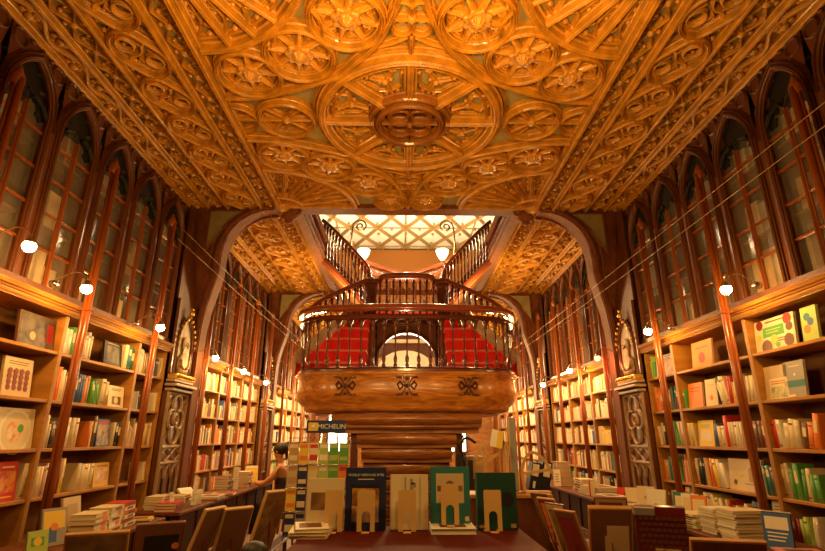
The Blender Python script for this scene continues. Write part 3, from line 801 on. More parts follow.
# flights of red steps, left and right of the central opening
NS=5; rh=(ZU-ZL)/NS
for q in(-1,1):
    strp=[]
    for k in range(NS):
        y=7.52+.17*k; z0=ZL+k*rh; xo=1.60-.165*k; xi=.62
        m=MB(); n=6; xo+=.10
        cv=[(xi+(xo-xi)*i/n, y-.05*sin(pi*.5*i/n)+.02) for i in range(n+1)]
        vs=[(q*a,b,z0) for a,b in cv]+[(q*a,b,z0+rh-.03) for a,b in cv]; m.add(vs,[(i,i+1,i+n+2,i+n+1) for i in range(n)])
        sb(m,'carpet_riser',M['carpet'])
        m=MB(); poly=[(q*a,b-.03) for a,b in cv]+[(q*xo,y+.22),(q*xi,y+.22)]
        if q<0: poly=poly[::-1]
        m.prism(poly,Matrix.Translation((0,0,z0+rh-.03)),.03); sb(m,'tread',M['carpet'] if 0 else flat('pink_nosing',(.75,.16,.10)))  # treads paler pink than the carpet risers
        strp.append((q*(xo-.04),y-.05,z0+rh+.01))
    P=[(q*1.66,7.42,ZL+.06)]+strp+[(q*.62,8.36,ZU+.16)]
    m=MB(); m.sweep([(a,b,c+.03) for a,b,c in P],.06,.10,UPV,prof=RP); m.sweep(P,.05,.10,(0,0,-1)); m.sweep(P,.05,.04,UPV); sb(m,'string_board',M['stone'])
    # sloping flight balusters (pale against the gallery light)
    A=[Vector(p) for p in L]
    for i,p in enumerate(along(L[2:-1],13)):
        t=(i+.5)/13
        zz=ZU+.12+(ZL+.15-ZU-.12)*min(1,(abs(p.x)-.6)/.9)
        o=None; bal(q*(-p.x) if q>0 else p.x,p.y,zz,p.z)
    # big newel
    m=MB(); x=q*.60; y=8.33
    m.box(x-.075,x+.075,y-.075,y+.075,ZL-.02,4.12,b=.008)
    for z,w in ((ZL+.12,.095),(2.62,.09),(3.2,.09),(3.42,.095),(3.86,.09),(4.0,.10),(4.09,.12)): m.box(x-w,x+w,y-w,y+w,z-.02,z+.025,b=.006)
    for zz in (2.72,3.5):
        for dx in(-.035,.035): m.sweep([(x+dx,y-.075,zz),(x+dx,y-.075,zz+.32)],.02,.015,(0,-1,0))
    sb(m,'newel_post',M['stair'])
    # flight up to the gallery
    U=[(q*.60,8.36,4.10),(q*.66,8.38,4.30),(q*.82,8.4,4.52),(q*1.12,8.45,4.86),(q*1.40,8.52,5.17),(q*1.55,8.62,5.33)]
    Uc=[tuple(p) for p in cr(U,5)]
    m=MB(); m.sweep(Uc,.12,.08,UPV,prof=RP,smooth=True); sb(m,'gallery_handrail',M['rail'])
    Sg=[(x+q*.0,y+.02,z-.66) for x,y,z in Uc]
    m=MB(); m.sweep(Sg,.10,.14,(0,0,-1)); m.sweep([(x,y,z+.0) for x,y,z in Sg],.14,.04,UPV); sb(m,'gallery_string',M['rail'])
    m=MB(); m.add([(x,y+.04,z-.13) for x,y,z in Sg]+[(x*1.0,y+.9,z-.13) for x,y,z in Sg],[(i,i+1,i+1+len(Sg),i+len(Sg)) for i in range(len(Sg)-1)]); sb(m,'gallery_soffit',M['bench'])
    for p in along(Uc[3:],16): bal(p.x,p.y+.02,p.z-.64,p.z)
# upper landing between the newels
m=MB(); m.box(-.60,.60,8.34,9.2,ZU-.10,ZU); m.sweep([(-.60,8.34,ZU-.03),(.60,8.34,ZU-.03)],.07,.05,(0,-1,0)); sb(m,'upper_landing',M['stair'])
urail=[tuple(p) for p in cr([(-.55,8.33,4.02),(-.47,8.30,4.08),(-.38,8.27,4.14),(0,8.24,4.15),(.38,8.27,4.14),(.47,8.30,4.08),(.55,8.33,4.02)],4)]
m=MB(); m.sweep(urail,.12,.075,UPV,prof=RP,smooth=True); m.sweep([(-.55,8.33,ZU+.02),(.55,8.33,ZU+.02)],.08,.05,UPV); sb(m,'upper_handrail',M['rail'])
for i in range(9): x=-.46+i*.115; bal(x,8.29,ZU+.05,4.12)
# arch under the upper landing
m=MB(); n=16; a_=[(.50*cos(pi-pi*i/n),2.72+.50*sin(pi*i/n)) for i in range(n+1)]
vs=[];fs=[]
for x,z in a_: vs+= [(x,8.36,z),(x*1.04,8.36,ZU-.08),(x,8.6,z)]
for i in range(n): fs+= [(3*i,3*i+3,3*i+4,3*i+1),(3*i,3*i+2,3*i+5,3*i+3)]
m.add(vs,fs); m.sweep([(-.50,8.35,ZL)]+[(x,8.35,z) for x,z in a_]+[(.50,8.35,ZL)],.06,.05,(0,-1,0)); sb(m,'arch_panel',M['stair'])
m=MB(); m.box(-.60,-.5,8.36,8.6,ZL,ZU-.1); m.box(.5,.60,8.36,8.6,ZL,ZU-.1); sb(m,'arch_jamb',M['stair'])
# rear flight of red steps above the upper landing
for k in range(3):
    m=MB(); y=9.2+.24*k; z0=ZU+.08+k*.17; n=8
    cv=[(-.6+1.2*i/n, y+.10*sin(pi*i/n)) for i in range(n+1)]
    m.add([(a,b,z0) for a,b in cv]+[(a,b,z0+.14) for a,b in cv],[(i,i+1,i+n+2,i+n+1) for i in range(n)]); sb(m,'carpet_riser',M['carpet'])
    m=MB(); m.prism([(a,b-.02) for a,b in cv]+[(.6,y+.3),(-.6,y+.3)],Matrix.Translation((0,0,z0+.14)),.03); sb(m,'tread',flat('pink_nosing',(0,0,0)))
m=MB(); rr=[tuple(p) for p in cr([(-1.0,9.9,5.02),(-.6,10.0,4.90),(-.25,10.05,4.80),(0,10.07,4.78),(.25,10.05,4.80),(.6,10.0,4.90),(1.0,9.9,5.02)],4)]
m.sweep(rr,.1,.08,UPV,prof=RP,smooth=True); m.sweep([(x,y,z-.06) for x,y,z in rr],.04,.10,(0,0,-1)); sb(m,'rear_handrail',M['rail'])
for p in along(rr,11): bal(p.x,p.y,p.z-.75,p.z)
m=MB()
m.add([(a,11.2,z) for a,z in [(-.62,2.75)]+[(.62*cos(pi-pi*i/12),2.95+.42*sin(pi*i/12)) for i in range(13)]+[(.62,2.75)]]+[(a,11.5,z) for a,z in [(-.62,2.75)]+[(.62*cos(pi-pi*i/12),2.95+.42*sin(pi*i/12)) for i in range(13)]+[(.62,2.75)]],
   [tuple(range(15))]+[(i,(i+1)%15,(i+1)%15+15,i+15) for i in range(15)])
for i in range(9): x=-.5+i*.125; m.sweep([(x,11.19,2.8),(x,11.19,3.0)],.03,.03,(0,-1,0))
sb(m,'plaster_vault',M['cream'])
# stepped soffit of the lower flight, dropping away behind
tiers=[(1.02,ZL-.56,.13,7.08),(.98,ZL-.69,.07,7.12),(.68,ZL-.80,.15,7.20),(.62,ZL-.97,.17,7.30),(.60,ZL-1.16,.18,7.45),(.60,ZL-1.36,.19,7.62),(.60,ZL-1.56,.19,7.80),(.60,ZL-1.76,.19,7.98),(.60,ZL-1.96,.19,8.16)]
m=MB()
for i,(w,z,h,y) in enumerate(tiers):
    n=12; P=[]
    if i<2: P=[(-w,z,y+.1),(w,z,y+.1)]
    # bulging board
    vs=[];q=6
    for j in range(n+1):
        x=-w+2*w*j/n; b=.05*(1-(x/w)**2)
        for k in range(q+1):
            a=pi*k/q; vs.append((x, y-b-.055*sin(a), z-h+h*(k/q)))
    fs=[(j*(q+1)+k,(j+1)*(q+1)+k,(j+1)*(q+1)+k+1,j*(q+1)+k+1) for j in range(n) for k in range(q)]
    m.add(vs,fs,0,True); m.box(-w,w,y,y+.40,z-h-.05,z+.0)
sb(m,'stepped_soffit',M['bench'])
for q in(-1,1):
    m=MB(); m.box(q*.72-.05,q*.72+.05,7.24,7.36,0,ZL-.80,b=.01)
    for z in(.5,1.45,1.52): m.box(q*.72-.07,q*.72+.07,7.22,7.38,z-.02,z+.02,b=.005)
    sb(m,'support_post',M['stair'])
# opal lamps on scroll brackets by the gallery stairs
for q in(-1,1):
    t=thing('scroll_lamp','white opal lamp with curled iron bracket on the %s of the upper landing'%SIDE[q],'lamp',(q*.78-.07,9.3,4.84),0,'opal scroll lamps on the staircase')
    m=MB(); m.lathe([(.03,0),(.07,.05),(.11,.12),(.13,.2),(.125,.21),(.1,.2),(.002,.18)],14); m.build('opal_shade',M['opal'],t)
    m=MB(); sc=[]
    for i in range(30):
        a=i/29*3.4*pi; r=.15-.13*i/29; sc.append((q*.08+q*r*cos(-a),0,.72+r*sin(a)))
    m.tube([(q*.06,.02,-.70),(q*.12,.02,-.3),(q*.22,.02,.0),(q*.26,.02,.3),(q*.245,.01,.55)]+sc,.018,6); m.tube([(q*.20,.02,-.05),(q*.1,.02,-.1),(0,0,0)],.014,6); m.build('scroll_bracket',M['iron'],t)
    light('opal_lamp_light',(q*.78-.07,9.3,5.2),85,.12,col=(1,.66,.32))
# ------------------------------------------------------------------ tables along the walls
def wall_table(s,y0,y1,lab):
    t=thing('display_table',lab,'table',(s*2.50,(y0+y1)/2,0),0,'long display tables below the bookcases')
    h=(y1-y0)/2
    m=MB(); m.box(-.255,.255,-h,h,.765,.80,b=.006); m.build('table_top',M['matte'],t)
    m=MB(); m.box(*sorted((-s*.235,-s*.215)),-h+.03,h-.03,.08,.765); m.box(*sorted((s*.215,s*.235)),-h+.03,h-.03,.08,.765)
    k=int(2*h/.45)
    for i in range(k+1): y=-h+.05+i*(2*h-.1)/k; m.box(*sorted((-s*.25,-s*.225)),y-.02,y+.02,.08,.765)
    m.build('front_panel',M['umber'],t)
    for a in(-1,1):
        for b in(-1,1):
            l=MB(); l.box(a*.18-.03,a*.18+.03,b*(h-.06)-.03,b*(h-.06)+.03,0,.765); l.build('leg',M['darker'],t)
wall_table(-1,2.2,5.15,'long wooden display table below the nearest left bookcases'); wall_table(-1,5.45,9.2,'long display table on the left where the woman leans')
wall_table(1,2.2,5.15,'long wooden display table below the nearest right bookcases'); wall_table(1,5.2,9.4,'long display table on the right below the red spot lamp')
# ------------------------------------------------------------------ books
def D2Y(D,z): return (D-sin(TILT)*(z-1.5))/cos(TILT)
def ypx(px,x,z): # depth where world x at height z is seen in column px
    return D2Y(500*(x-CAM.x)/(px-403.0),z)
def book_mesh():
    m=MB(); c=.07
    # unit thickness x, depth y (spine at 0, facing -y), height z ; boards + rounded spine + inset page block
    m.box(-.5,-.5+.09,.06,1,0,1); m.box(.5-.09,.5,.06,1,0,1)
    sp_=[(-.5,.06),(-.42,.02),(-.2,0),(.2,0),(.42,.02),(.5,.06)]
    m.add([(x,y,0) for x,y in sp_]+[(x,y,1) for x,y in sp_],[(i,i+1,i+7,i+6) for i in range(5)]+[(5,4,3,2,1,0),(6,7,8,9,10,11)],0,True)
    m.box(-.41,.41,.06,.97,.015,.985,1)
    # title band on the spine
    return m
def mk_book_meshes():
    out=[]
    bands=[[],[],[(.72,.86,2)],[(.80,.86,3)],[(.08,.12,3),(.60,.85,2)],[(.84,.88,3),(.1,.14,3)],[(.45,.8,2)]]
    for i,bd in enumerate(bands):
        m=book_mesh()
        for z0,z1,mi in bd: m.box(-.33,.33,-.012,.01,z0,z1,mi)
        out.append(m.mesh('book',[M['cover'],M['paper'],pm('cream'),pm('brown')]))
    return out
BK=mk_book_meshes()
STUFF=MB(); SMATS=[pm(k) for k in PAL]+[M['paper']]; SIX={k:i for i,k in enumerate(PAL)}
def stuff_book(s,x,y,z,t,d,h,c,lean=0):
    # spine faces the aisle
    mx=Matrix.Translation((x,y,z))@Matrix.Rotation(rzs(s),4,'Z')@Matrix.Rotation(lean,4,'Y')
    B=book_mesh(); sc=Matrix.Diagonal((t,d,h,1)); B.v=[mx@sc@Vector(v) for v in B.v]; B.m=[len(PAL) if q==1 else SIX[c] for q in B.m]; STUFF.add(B.v,B.f); STUFF.m[-len(B.f):]=B.m
    if random.random()<.4: STUFF.box(-t*.33,t*.33,-.002,.001,h*.72,h*.82,SIX['cream' if c not in('cream','white','ivory','beige') else 'tan'],mx)
specs=[]
LIGHTP=['cream']*7+['ivory']*5+['white']*6+['beige']*5+['tan']*2+['brown']*2+['red']*2+['orange']*2+['yellow','green','teal','blue','black','grey','maroon']
COLP=['cream']*6+['white']*4+['ivory']*6+['beige']*4+['red']*2+['orange']*3+['yellow']*3+['green']*2+['lime']*2+['teal','blue','brown','black','beige','beige','tan','maroon','pink']
COLR=['green','green','lime','yellow','orange','red','teal','orange','green','white','yellow','brown','black']
reserved={}
def fill(s,sec,bi,a,b,si,dens=.85,pal=LIGHTP,hmax=.29):
    z=ZSH[si]; clr=(ZSH[si+1] if si<4 else ZTOP)-z-.04
    res=reserved.get((s,sec,bi,si),[])
    y=a+.035; k=0
    while y<b-.06:
        t=random.choice([.026,.034,.040,.046,.052,.06])*(1.0 if sec==1 else .9)
        if random.random()>dens+.10: y+=random.uniform(.06,.16); continue
        hit=[r for r in res if y+t>r[0] and y<r[1]]
        if hit: y=max(r[1] for r in hit)+.01; continue
        h=min(clr-.01,random.choice([.19,.21,.22,.23,.25,.27])*1.0); h=min(h,hmax)
        c=random.choice(pal); run=random.choice([2,3,4,5,6,7])
        lean0=0 if random.random()<(.5 if s>0 and sec==1 else .72) else random.choice([-1,1])*random.uniform(.06,.2)
        for j in range(run):
            if random.random()<.6: c=random.choice(pal)
            if random.random()<.5: h=min(clr-.01,random.choice([.19,.21,.22,.23,.25,.26,.28]),hmax)
            if random.random()<.4: t=random.choice([.022,.030,.036,.044,.052])
            if y>b-.06 or any(y+t>r[0] and y<r[1] for r in res): break
            k+=1
            lean=lean0 if j<3 else 0
            y+= (abs(sin(lean))*h*.0)
            specs.append(dict(s=s,sec=sec,bi=bi,si=si,k=k,y=y+t/2+(max(0,lean*s)*h*.5 if 0 else 0),z=z+.001+abs(sin(lean))*t/2,t=t,h=h,d=random.uniform(.14,.19),c=c,lean=lean))
            y+=t/max(.9,cos(lean))+.0025+(random.random()<.1)*.012
        if lean0: y+=abs(sin(lean0))*h*.55
# ---- face-out books on the shelves: (side, sec, bay, shelf, px0, px1, hgt, colour, label, art, title)
def art(parent,w,h,y,items):
    for k,it in enumerate(items):
        m=MB(); kind=it[0]; c=pm(it[-1]); e=.0012
        if kind=='r':
            _,u0,u1,v0,v1,_c=it; m.box(-w/2+u0*w,-w/2+u1*w,y-e*(1+k*.3),y,v0*h,v1*h); nm='printed_panel'
        elif kind=='o':
            _,u,v,r,_c=it; n=14
            m.prism([(-w/2+u*w+r*w*cos(2*pi*i/n),v*h+r*w*sin(2*pi*i/n)) for i in range(n)],Matrix(((1,0,0,0),(0,0,1,y-e*(1+k*.3)),(0,1,0,0),(0,0,0,1))),e); nm='printed_disc'
        elif kind=='l':  # rows of small type, as bars
            _,u0,u1,v0,v1,nr,_c=it
            for i in range(nr):
                v=v1-(v1-v0)*(i+.3)/nr; m.box(-w/2+u0*w,-w/2+(u1-(i%3)*.06)*w,y-e*(1+k*.3),y,v*h-.35*h*(v1-v0)/nr,v*h); nm='printed_lines'
        elif kind=='t':
            _,txt,u,v,size,_c=it
            cu=bpy.data.curves.new('title','FONT'); cu.body=txt; cu.size=size; cu.align_x='CENTER'; cu.extrude=.0004; cu.resolution_u=2
            o=bpy.data.objects.new('title',cu); COL.objects.link(o); o=textmesh(o,c); o.parent=parent; o.location=(-w/2+u*w,y-e*1.8,v*h); o.rotation_euler=(pi/2,0,0)
            continue
        m.build(nm,c,parent)
def textmesh(o,c):
    dg=bpy.context.evaluated_depsgraph_get(); dg.update(); me=bpy.data.meshes.new_from_object(o.evaluated_get(dg)); n=o.name; bpy.data.objects.remove(o)
    me.materials.clear(); me.materials.append(c); o=bpy.data.objects.new(n.split('.')[0],me); COL.objects.link(o); return o
def face_book(label,w,h,t,color,items,loc,rz=0,tilt=-.12,name='book',group=None,cat='book',roll=0):
    T=thing(name,label,cat,loc,rz,group); T.rotation_euler=(tilt,roll,rz)
    m=MB(); m.box(-w/2,w/2,0,.003,0,h,b=.0008); m.box(-w/2,w/2,t-.003,t,0,h,b=.0008); m.box(-w/2,-w/2+.004,0,t,0,h); m.build('cover',pm(color),T)
    m=MB(); m.box(-w/2+.004,w/2-.005,.003,t-.003,.004,h-.004); m.build('page_block',M['paper'],T)
    art(T,w,h,0,items); return T
FO=[
 (-1,2,4,27,62,.31,'brown','dark photographic art book facing out on the top left shelf beside column',[('r',.03,.97,.03,.97,'dark'),('o',.38,.32,.08,'tan'),('o',.60,.30,.08,'brown')]),
 (-1,2,3,10,38,.29,'beige','beige book with grid of maroon dots facing out, second left shelf',[('l',.15,.85,.80,.92,2,'brown')]+[('o',.2+.2*(i%4),.22+.14*(i//4),.075,'maroon') for i in range(16)]),
 (-1,2,2,2,40,.30,'cream','white cookbook with a round plate of food, third left shelf',[('l',.25,.85,.82,.94,2,'orange'),('o',.52,.42,.42,'white'),('o',.52,.42,.36,'ivory'),('o',.48,.42,.2,'food'),('o',.64,.5,.08,'green')]),
 (-1,2,1,4,24,.28,'red','red pictorial book facing out on the fourth left shelf',[('r',.1,.9,.22,.76,'redp'),('l',.2,.8,.8,.92,1,'cream'),('l',.2,.8,.06,.16,1,'yellow')]),
 (-1,3,4,108,125,.24,'black','black book with pale photograph at the end of the top left shelf',[('r',.15,.85,.15,.82,'dark'),('l',.15,.85,.88,.95,1,'tan')]),
 (-1,3,3,112,127,.21,'cream','small cream book with brown picture ending the second left shelf',[('r',.25,.8,.12,.5,'brown'),('o',.5,.32,.12,'yellow'),('l',.2,.8,.75,.88,2,'brown')]),
 (-1,3,2,101,114,.26,'blue','blue and orange picture book at end of the third left shelf',[('r',.06,.94,.05,.8,'sea'),('r',.1,.9,.82,.93,'red')]),
 (-1,3,1,98,113,.22,'yellow','yellow picture book at the end of the fourth left shelf',[('r',.12,.9,.15,.75,'food'),('l',.2,.85,.8,.92,1,'red')]),
 (-1,3,4,60,64,.26,'maroon','maroon book turned outward behind the left column on the top shelf',[('r',.2,.8,.2,.8,'red')]),
 (1,3,4,666,692,.24,'white','white-bordered book with golden town photograph on the top right shelf',[('r',.07,.93,.05,.78,'gold'),('r',.3,.7,.78,.84,'red'),('l',.12,.88,.85,.95,1,'black')]),
 (1,3,4,693,713,.27,'orange','plain orange book with red disc on the top right shelf',[('l',.2,.82,.68,.8,1,'red'),('o',.5,.35,.16,'red'),('l',.3,.7,.62,.66,1,'brown')]),
 (1,2,4,746,786,.30,'cream','large cream cookbook with green square and food drawings, top right shelf',[('r',.22,.75,.42,.74,'green'),('l',.3,.68,.5,.68,2,'lime'),('o',.15,.85,.09,'maroon'),('l',.3,.75,.84,.94,1,'maroon'),('o',.85,.85,.1,'red'),('o',.88,.6,.08,'brown'),('o',.12,.45,.06,'yellow'),('o',.5,.3,.09,'yellow'),('o',.3,.12,.13,'brown'),('o',.85,.2,.11,'brown'),('o',.58,.13,.05,'green'),('l',.6,.95,.2,.34,2,'brown')]),
 (1,2,4,804,820,.29,'lime','lime green children book standing alone on the top right shelf',[('o',.35,.35,.22,'orange'),('o',.6,.55,.2,'blue'),('o',.4,.7,.2,'teal'),('o',.7,.25,.15,'yellow')]),
 (1,3,3,707,719,.26,'ivory','pale book with small orange dot on the second right shelf',[('o',.5,.3,.13,'orange'),('l',.2,.8,.7,.85,1,'beige')]),
 (1,3,3,690,704,.25,'orange','orange book facing out between paperbacks on the second right shelf',[('l',.15,.85,.6,.85,2,'red')]),
 (1,2,3,759,781,.27,'beige','tan book with cream panel of fields, right shelf under cookbook',[('r',.2,1,.0,.62,'cream'),('r',.25,.95,.03,.36,'map'),('l',.3,.9,.42,.55,2,'red')]),
 (1,2,3,787,808,.28,'grey','slate grey book with a cyan stripe leaning on the right shelf',[('r',.0,1,.28,.46,'teal'),('l',.3,.8,.82,.88,1,'cream'),('r',.15,.5,.02,.08,'cream'),('o',.55,.62,.05,'white')]),
 (1,3,1,731,766,.27,'ivory','wide ivory picture book with an ink figure, fourth right shelf',[('o',.68,.62,.07,'tan'),('r',.62,.72,.3,.6,'tan'),('o',.2,.25,.05,'brown'),('o',.9,.25,.05,'brown'),('l',.5,.88,.18,.28,1,'tan'),('o',.38,.5,.04,'yellow')]),
 (1,3,2,700,716,.25,'yellow','yellow and cream book facing out on the third right shelf',[('r',.15,.85,.2,.6,'cream'),('l',.2,.8,.7,.85,2,'green')]),
 (1,2,0,785,802,.30,'ivory','ivory book with a faint drawing on the lowest right shelf',[('o',.5,.3,.15,'tan'),('l',.2,.8,.75,.9,2,'brown')]),
]
for f in FO:
    s,bi,si,p0,p1,h,c,lab,items=f; z=ZSH[si]; x=s*(SF+.045)
    ya,yb=ypx(p0,x,z+h/2),ypx(p1,x,z+h/2)
    a,b=PIL[bi],(PIL[bi+1] if bi<4 else 6.20)
    a=PIL[bi]; b=PIL[bi+1] if bi<4 else 6.20
    ya,yb=sorted((ya,yb)); w=max(.13,min(.46,yb-ya)); yc=(ya+yb)/2
    k=None
    for kk,(A,B) in enumerate(SECTS[0][1]):
        if A<=yc<=B: k=kk; yc=min(max(yc,A+.03+w/2),B-.03-w/2)
    if k is None: continue
    reserved.setdefault((s,1,k,si),[]).append((yc-w/2-.01,yc+w/2+.01))
    clr=(ZSH[si+1] if si<4 else ZTOP)-z-.045
    face_book(lab,w,min(h,clr),.022,c,items,(x,yc,z+.001),rzs(s),-.10)
for s in(-1,1):
    for sec,bays in SECTS:
        for bi,(a,b) in enumerate(bays):
            if sec==1 and bi==0 : continue
            for si in range(5):
                if sec==1 and s<0 and si==4 and bi==1: continue
                aa=max(a,3.75) if sec==1 else a
                if aa>b-.2: continue
                dens=.9 if s>0 else .8
                if s<0 and sec==1 and si==1: dens=.45
                if s>0 and sec==1 and (bi,si) in((1,4),(2,4),(1,3)): continue
                if s<0 and sec==1 and bi==1: dens=.3
                if s<0 and sec==1 and bi==3: dens=.5
                if s<0 and sec==1 and si==0: continue
                fill(s,sec,bi,aa,b,si,dens,(COLP+COLR if (s>0 and sec==1) else COLP if sec==1 else LIGHTP))
specs=[q for q in specs if not(q['sec']==1 and q['y']>6.17)]
def imp(q):
    D=.951*q['y']+.309*(q['z']-1.5); px=403+500*(q['s']*SF+.05)/D
    if px<0 or px>825: return 0
    if q['s']<0 and q['si']<1 and q['y']>6.3: return 0
    return q['t']*q['h']*SF/D**3
specs.sort(key=imp,reverse=True)
SH=['lowest','fourth','third','second','top']
BN={(1,1):'second',(1,2):'third',(1,3):'fourth',(1,0):'nearest'}
IND=188
byrow={}; rk={}
for q in specs: rk.setdefault((q['s'],q['sec'],q['bi'],q['si']),[]).append(q)
for L_ in rk.values():
    L_.sort(key=lambda q:q['y'])
    for k,q in enumerate(L_): q['rank']=k
for i,q in enumerate(specs):
    if i<IND and q['sec']==1 and imp(q)>0: byrow.setdefault((q['s'],q['bi'],q['si']),[]).append(q)
    elif imp(q)>0 or q['sec']>1: stuff_book(q['s'],q['s']*(SF+.03),q['y'],q['z'],q['t'],q['d'],q['h'],q['c'],q['lean'])
for (s,bi,si),L_ in byrow.items():
    L_.sort(key=lambda q:q['y'])
    for k,q in enumerate(L_):
        o=obj_of('book',random.choice(BK)); c=PAL[q['c']]; j=random.uniform(.85,1.12)
        o.color=(min(1,c[0]*j),min(1,c[1]*j),min(1,c[2]*j),1)
        o.location=(s*(SF+.03),q['y'],q['z']); o.rotation_euler=(0,q['lean'],rzs(s)); o.scale=(q['t'],q['d'],q['h'])
        sz='slim' if q['t']<.03 else('thick' if q['t']>.045 else 'upright')
        tag(o,'%s %s book, %s from the near end, %s shelf, %s bookcase, %s wall'%(sz,q['c'],'first' if q['rank']==0 else nth(q['rank']),SH[si],BN[(1,bi)],SIDE[s]),'book','books on the %s shelf of the %s bookcase, %s wall'%(SH[si],BN[(1,bi)],SIDE[s]))
# books behind the cabinet glass
random.seed(11)
for s,yc,w in cabs:
    for z in(2.63,3.20,3.82):
        y=yc-w/2+.03
        while y<yc+w/2-.06:
            t=random.choice([.05,.07,.09,.12,.16])
            if random.random()<.72 and y+t<yc+w/2-.02:
                STUFF.box(*sorted((s*(HC+.14),s*(HC+.32))),y,y+t-.003,z,z+random.uniform(.25,.47 if z<3.8 else .3),SIX[random.choice(['tan','beige','brown','brown','grey','black','beige','tan'])])
            y+=t
o=STUFF.build('books',SMATS); tag(o,'distant rows of pale and coloured books on far shelves and behind cabinet glass','books',kind='stuff')
o['kind']='stuff'
random.seed(21)
# ------------------------------------------------------------------ books lying and standing on the wall tables
ZT=.801
def YX(px,X): return D2Y(500*(X-CAM.x)/(px-403.0),.9)
flatmesh={}
def flat_mesh(kind):
    # lying book: x = width (spine edge at -x), y = length, z = thickness
    if kind in flatmesh: return flatmesh[kind]
    m=MB(); m.box(-.5,.5,-.5,.5,0,.1); m.box(-.5,.5,-.5,.5,.9,1); m.box(-.5,-.47,-.5,.5,0,1); m.box(-.47,.48,-.485,.485,.1,.9,1)
    if kind==1: m.box(-.503,-.5,-.3,.25,.25,.75,2)
    if kind==2: m.box(-.503,-.5,-.35,.0,.05,.95,3)
    if kind==3: m.box(-.35,.3,-.3,.3,1,1.03,2)
    flatmesh[kind]=m.mesh('book',[M['cover'],M['paper'],pm('brown'),pm('orange')]); return flatmesh[kind]
def stack(s,X,Y,n,w,l,t,cols,what,rz=0,kinds=(1,),jit=.012,z=ZT,names=('top','second from the top','third from the top','fourth from the top','fifth from the top','sixth from the top')):
    zz=z
    for i in range(n):
        nm_='magazine' if t<.022 else 'book'
        o=obj_of(nm_,flat_mesh(kinds[i%len(kinds)])); c=PAL[cols[i%len(cols)]]; o.color=(*c,1)
        o.location=(s*(X+random.uniform(-jit,jit)),Y+random.uniform(-jit,jit),zz)
        o.rotation_euler=(0,0,(pi if s>0 else 0)*0+(0 if s>0 else pi)+rz+random.uniform(-.04,.04)); o.scale=(w,l,t)
        # spine towards the aisle
        j=n-1-i; pos='top one' if j==0 else ('bottom one' if i==0 else nth(j)+' from the top')
        if n==1: tag(o,what,'book','single books lying on the wall tables')
        else: tag(o,'%s, %s'%(what,pos),nm_,'stacked books on the wall tables')
        zz+=t+.0008
    return zz
def stand(s,X,Y,w,h,t,c,label,items=(),rz=None,tilt=-.2,z=ZT,roll=0):
    face_book(label,w,h,t,c,list(items),(s*X,Y,z+.002),(rzs(s)*.72 if rz is None else rz),tilt,roll=roll)
# left side
stand(-1,2.42,3.84,.17,.24,.02,'grey','blue-grey book with a yellow sky standing on the near left table',[('r',.08,.92,.45,.92,'yellow'),('r',.3,.6,.1,.5,'blue'),('o',.5,.5,.15,'orange')],tilt=-.25)
stand(-1,2.38,3.62,.13,.13,.015,'lime','small yellow-green booklet propped on the near left table',[('r',.2,.8,.3,.7,'green'),('o',.5,.5,.2,'yellow')])
cs=['cream','ivory','white']
stack(-1,2.36,4.12,5,.17,.24,.034,['ivory','cream'],'orange-banded thick book in front stack on near left table',.15,(2,))
stack(-1,2.40,4.40,5,.17,.24,.036,['cream','white'],'cream book in the middle stack on near left table',.12,(1,2))
stack(-1,2.44,4.68,6,.17,.22,.030,['white','red','white','orange'],'striped book in the rear stack on near left table',.1,(1,))
stack(-1,2.59,4.15,3,.2,.28,.02,['tan','beige','brown'],'brown book stacked at the back of near left table',.0,(3,))
stand(-1,2.61,4.35,.22,.26,.02,'beige','tan book leaning in the dark at the back of near left table',[('r',.2,.8,.3,.8,'tan')],rz=pi/2)
stack(-1,2.40,4.93,2,.22,.2,.012,['white','yellow'],'thin magazine lying at the end of near left table',.3,(3,))
z_=stack(-1,2.42,5.62,3,.2,.28,.026,['red','maroon','red'],'red book stacked beside white card on left table',.15,(1,))
stand(-1,2.40,5.60,.05,.09,.004,'white','small white price card standing on red books, left table',[('l',.2,.8,.3,.8,3,'grey')],z=z_)
stack(-1,2.60,5.75,5,.18,.26,.024,['cream','ivory','beige'],'cream paperback in tall stack behind red books, left table',.0,(1,))
stack(-1,2.56,6.15,4,.2,.26,.022,['beige','ivory','tan'],'beige paperback stack before left niche on table',.1,(1,))
for i in range(3): stand(-1,2.33,5.98+i*.07,.06,.15,.006,'white','narrow white leaflet upright on left table edge, '+('nearest','middle','farthest')[i]+' of three',[('l',.2,.8,.2,.8,5,'grey')],rz=-.1,tilt=-.1)
stand(-1,2.56,6.55,.20,.20,.03,'white','white open book propped up in the middle of left table',[('l',.1,.9,.2,.8,6,'beige')],tilt=-.9)
stack(-1,2.38,6.62,3,.28,.36,.012,['white','ivory','cream'],'wide pale album lying at the left table edge',.1,(3,))
stack(-1,2.56,6.95,2,.28,.34,.014,['cream','orange'],'orange and cream album lying mid left table',.2,(3,))
stack(-1,2.36,7.10,2,.24,.3,.012,['ivory','red'],'pale brochure lying on left table beyond the albums',.2,(3,))
stack(-1,2.52,7.5,6,.18,.25,.032,['cream','brown','ivory','black'],'dark and cream book in stack beside tall white card',.1,(1,))
stand(-1,2.42,7.72,.10,.30,.006,'white','tall white card standing between two stacks, left table',[('l',.2,.8,.3,.9,6,'beige')],tilt=-.05)
stack(-1,2.46,8.25,7,.18,.26,.03,['white','red','cream','tan'],'white-topped book in far stack on left table',.1,(1,))
stand(-1,2.55,8.95,.2,.26,.02,'white','white book standing near the woman on left table',[('l',.2,.8,.3,.8,3,'grey')],rz=.5)
stand(-1,2.50,8.7,.2,.24,.02,'yellow','yellow and white book standing near the woman on left table',[('l',.2,.8,.3,.8,3,'cream')],rz=.2)
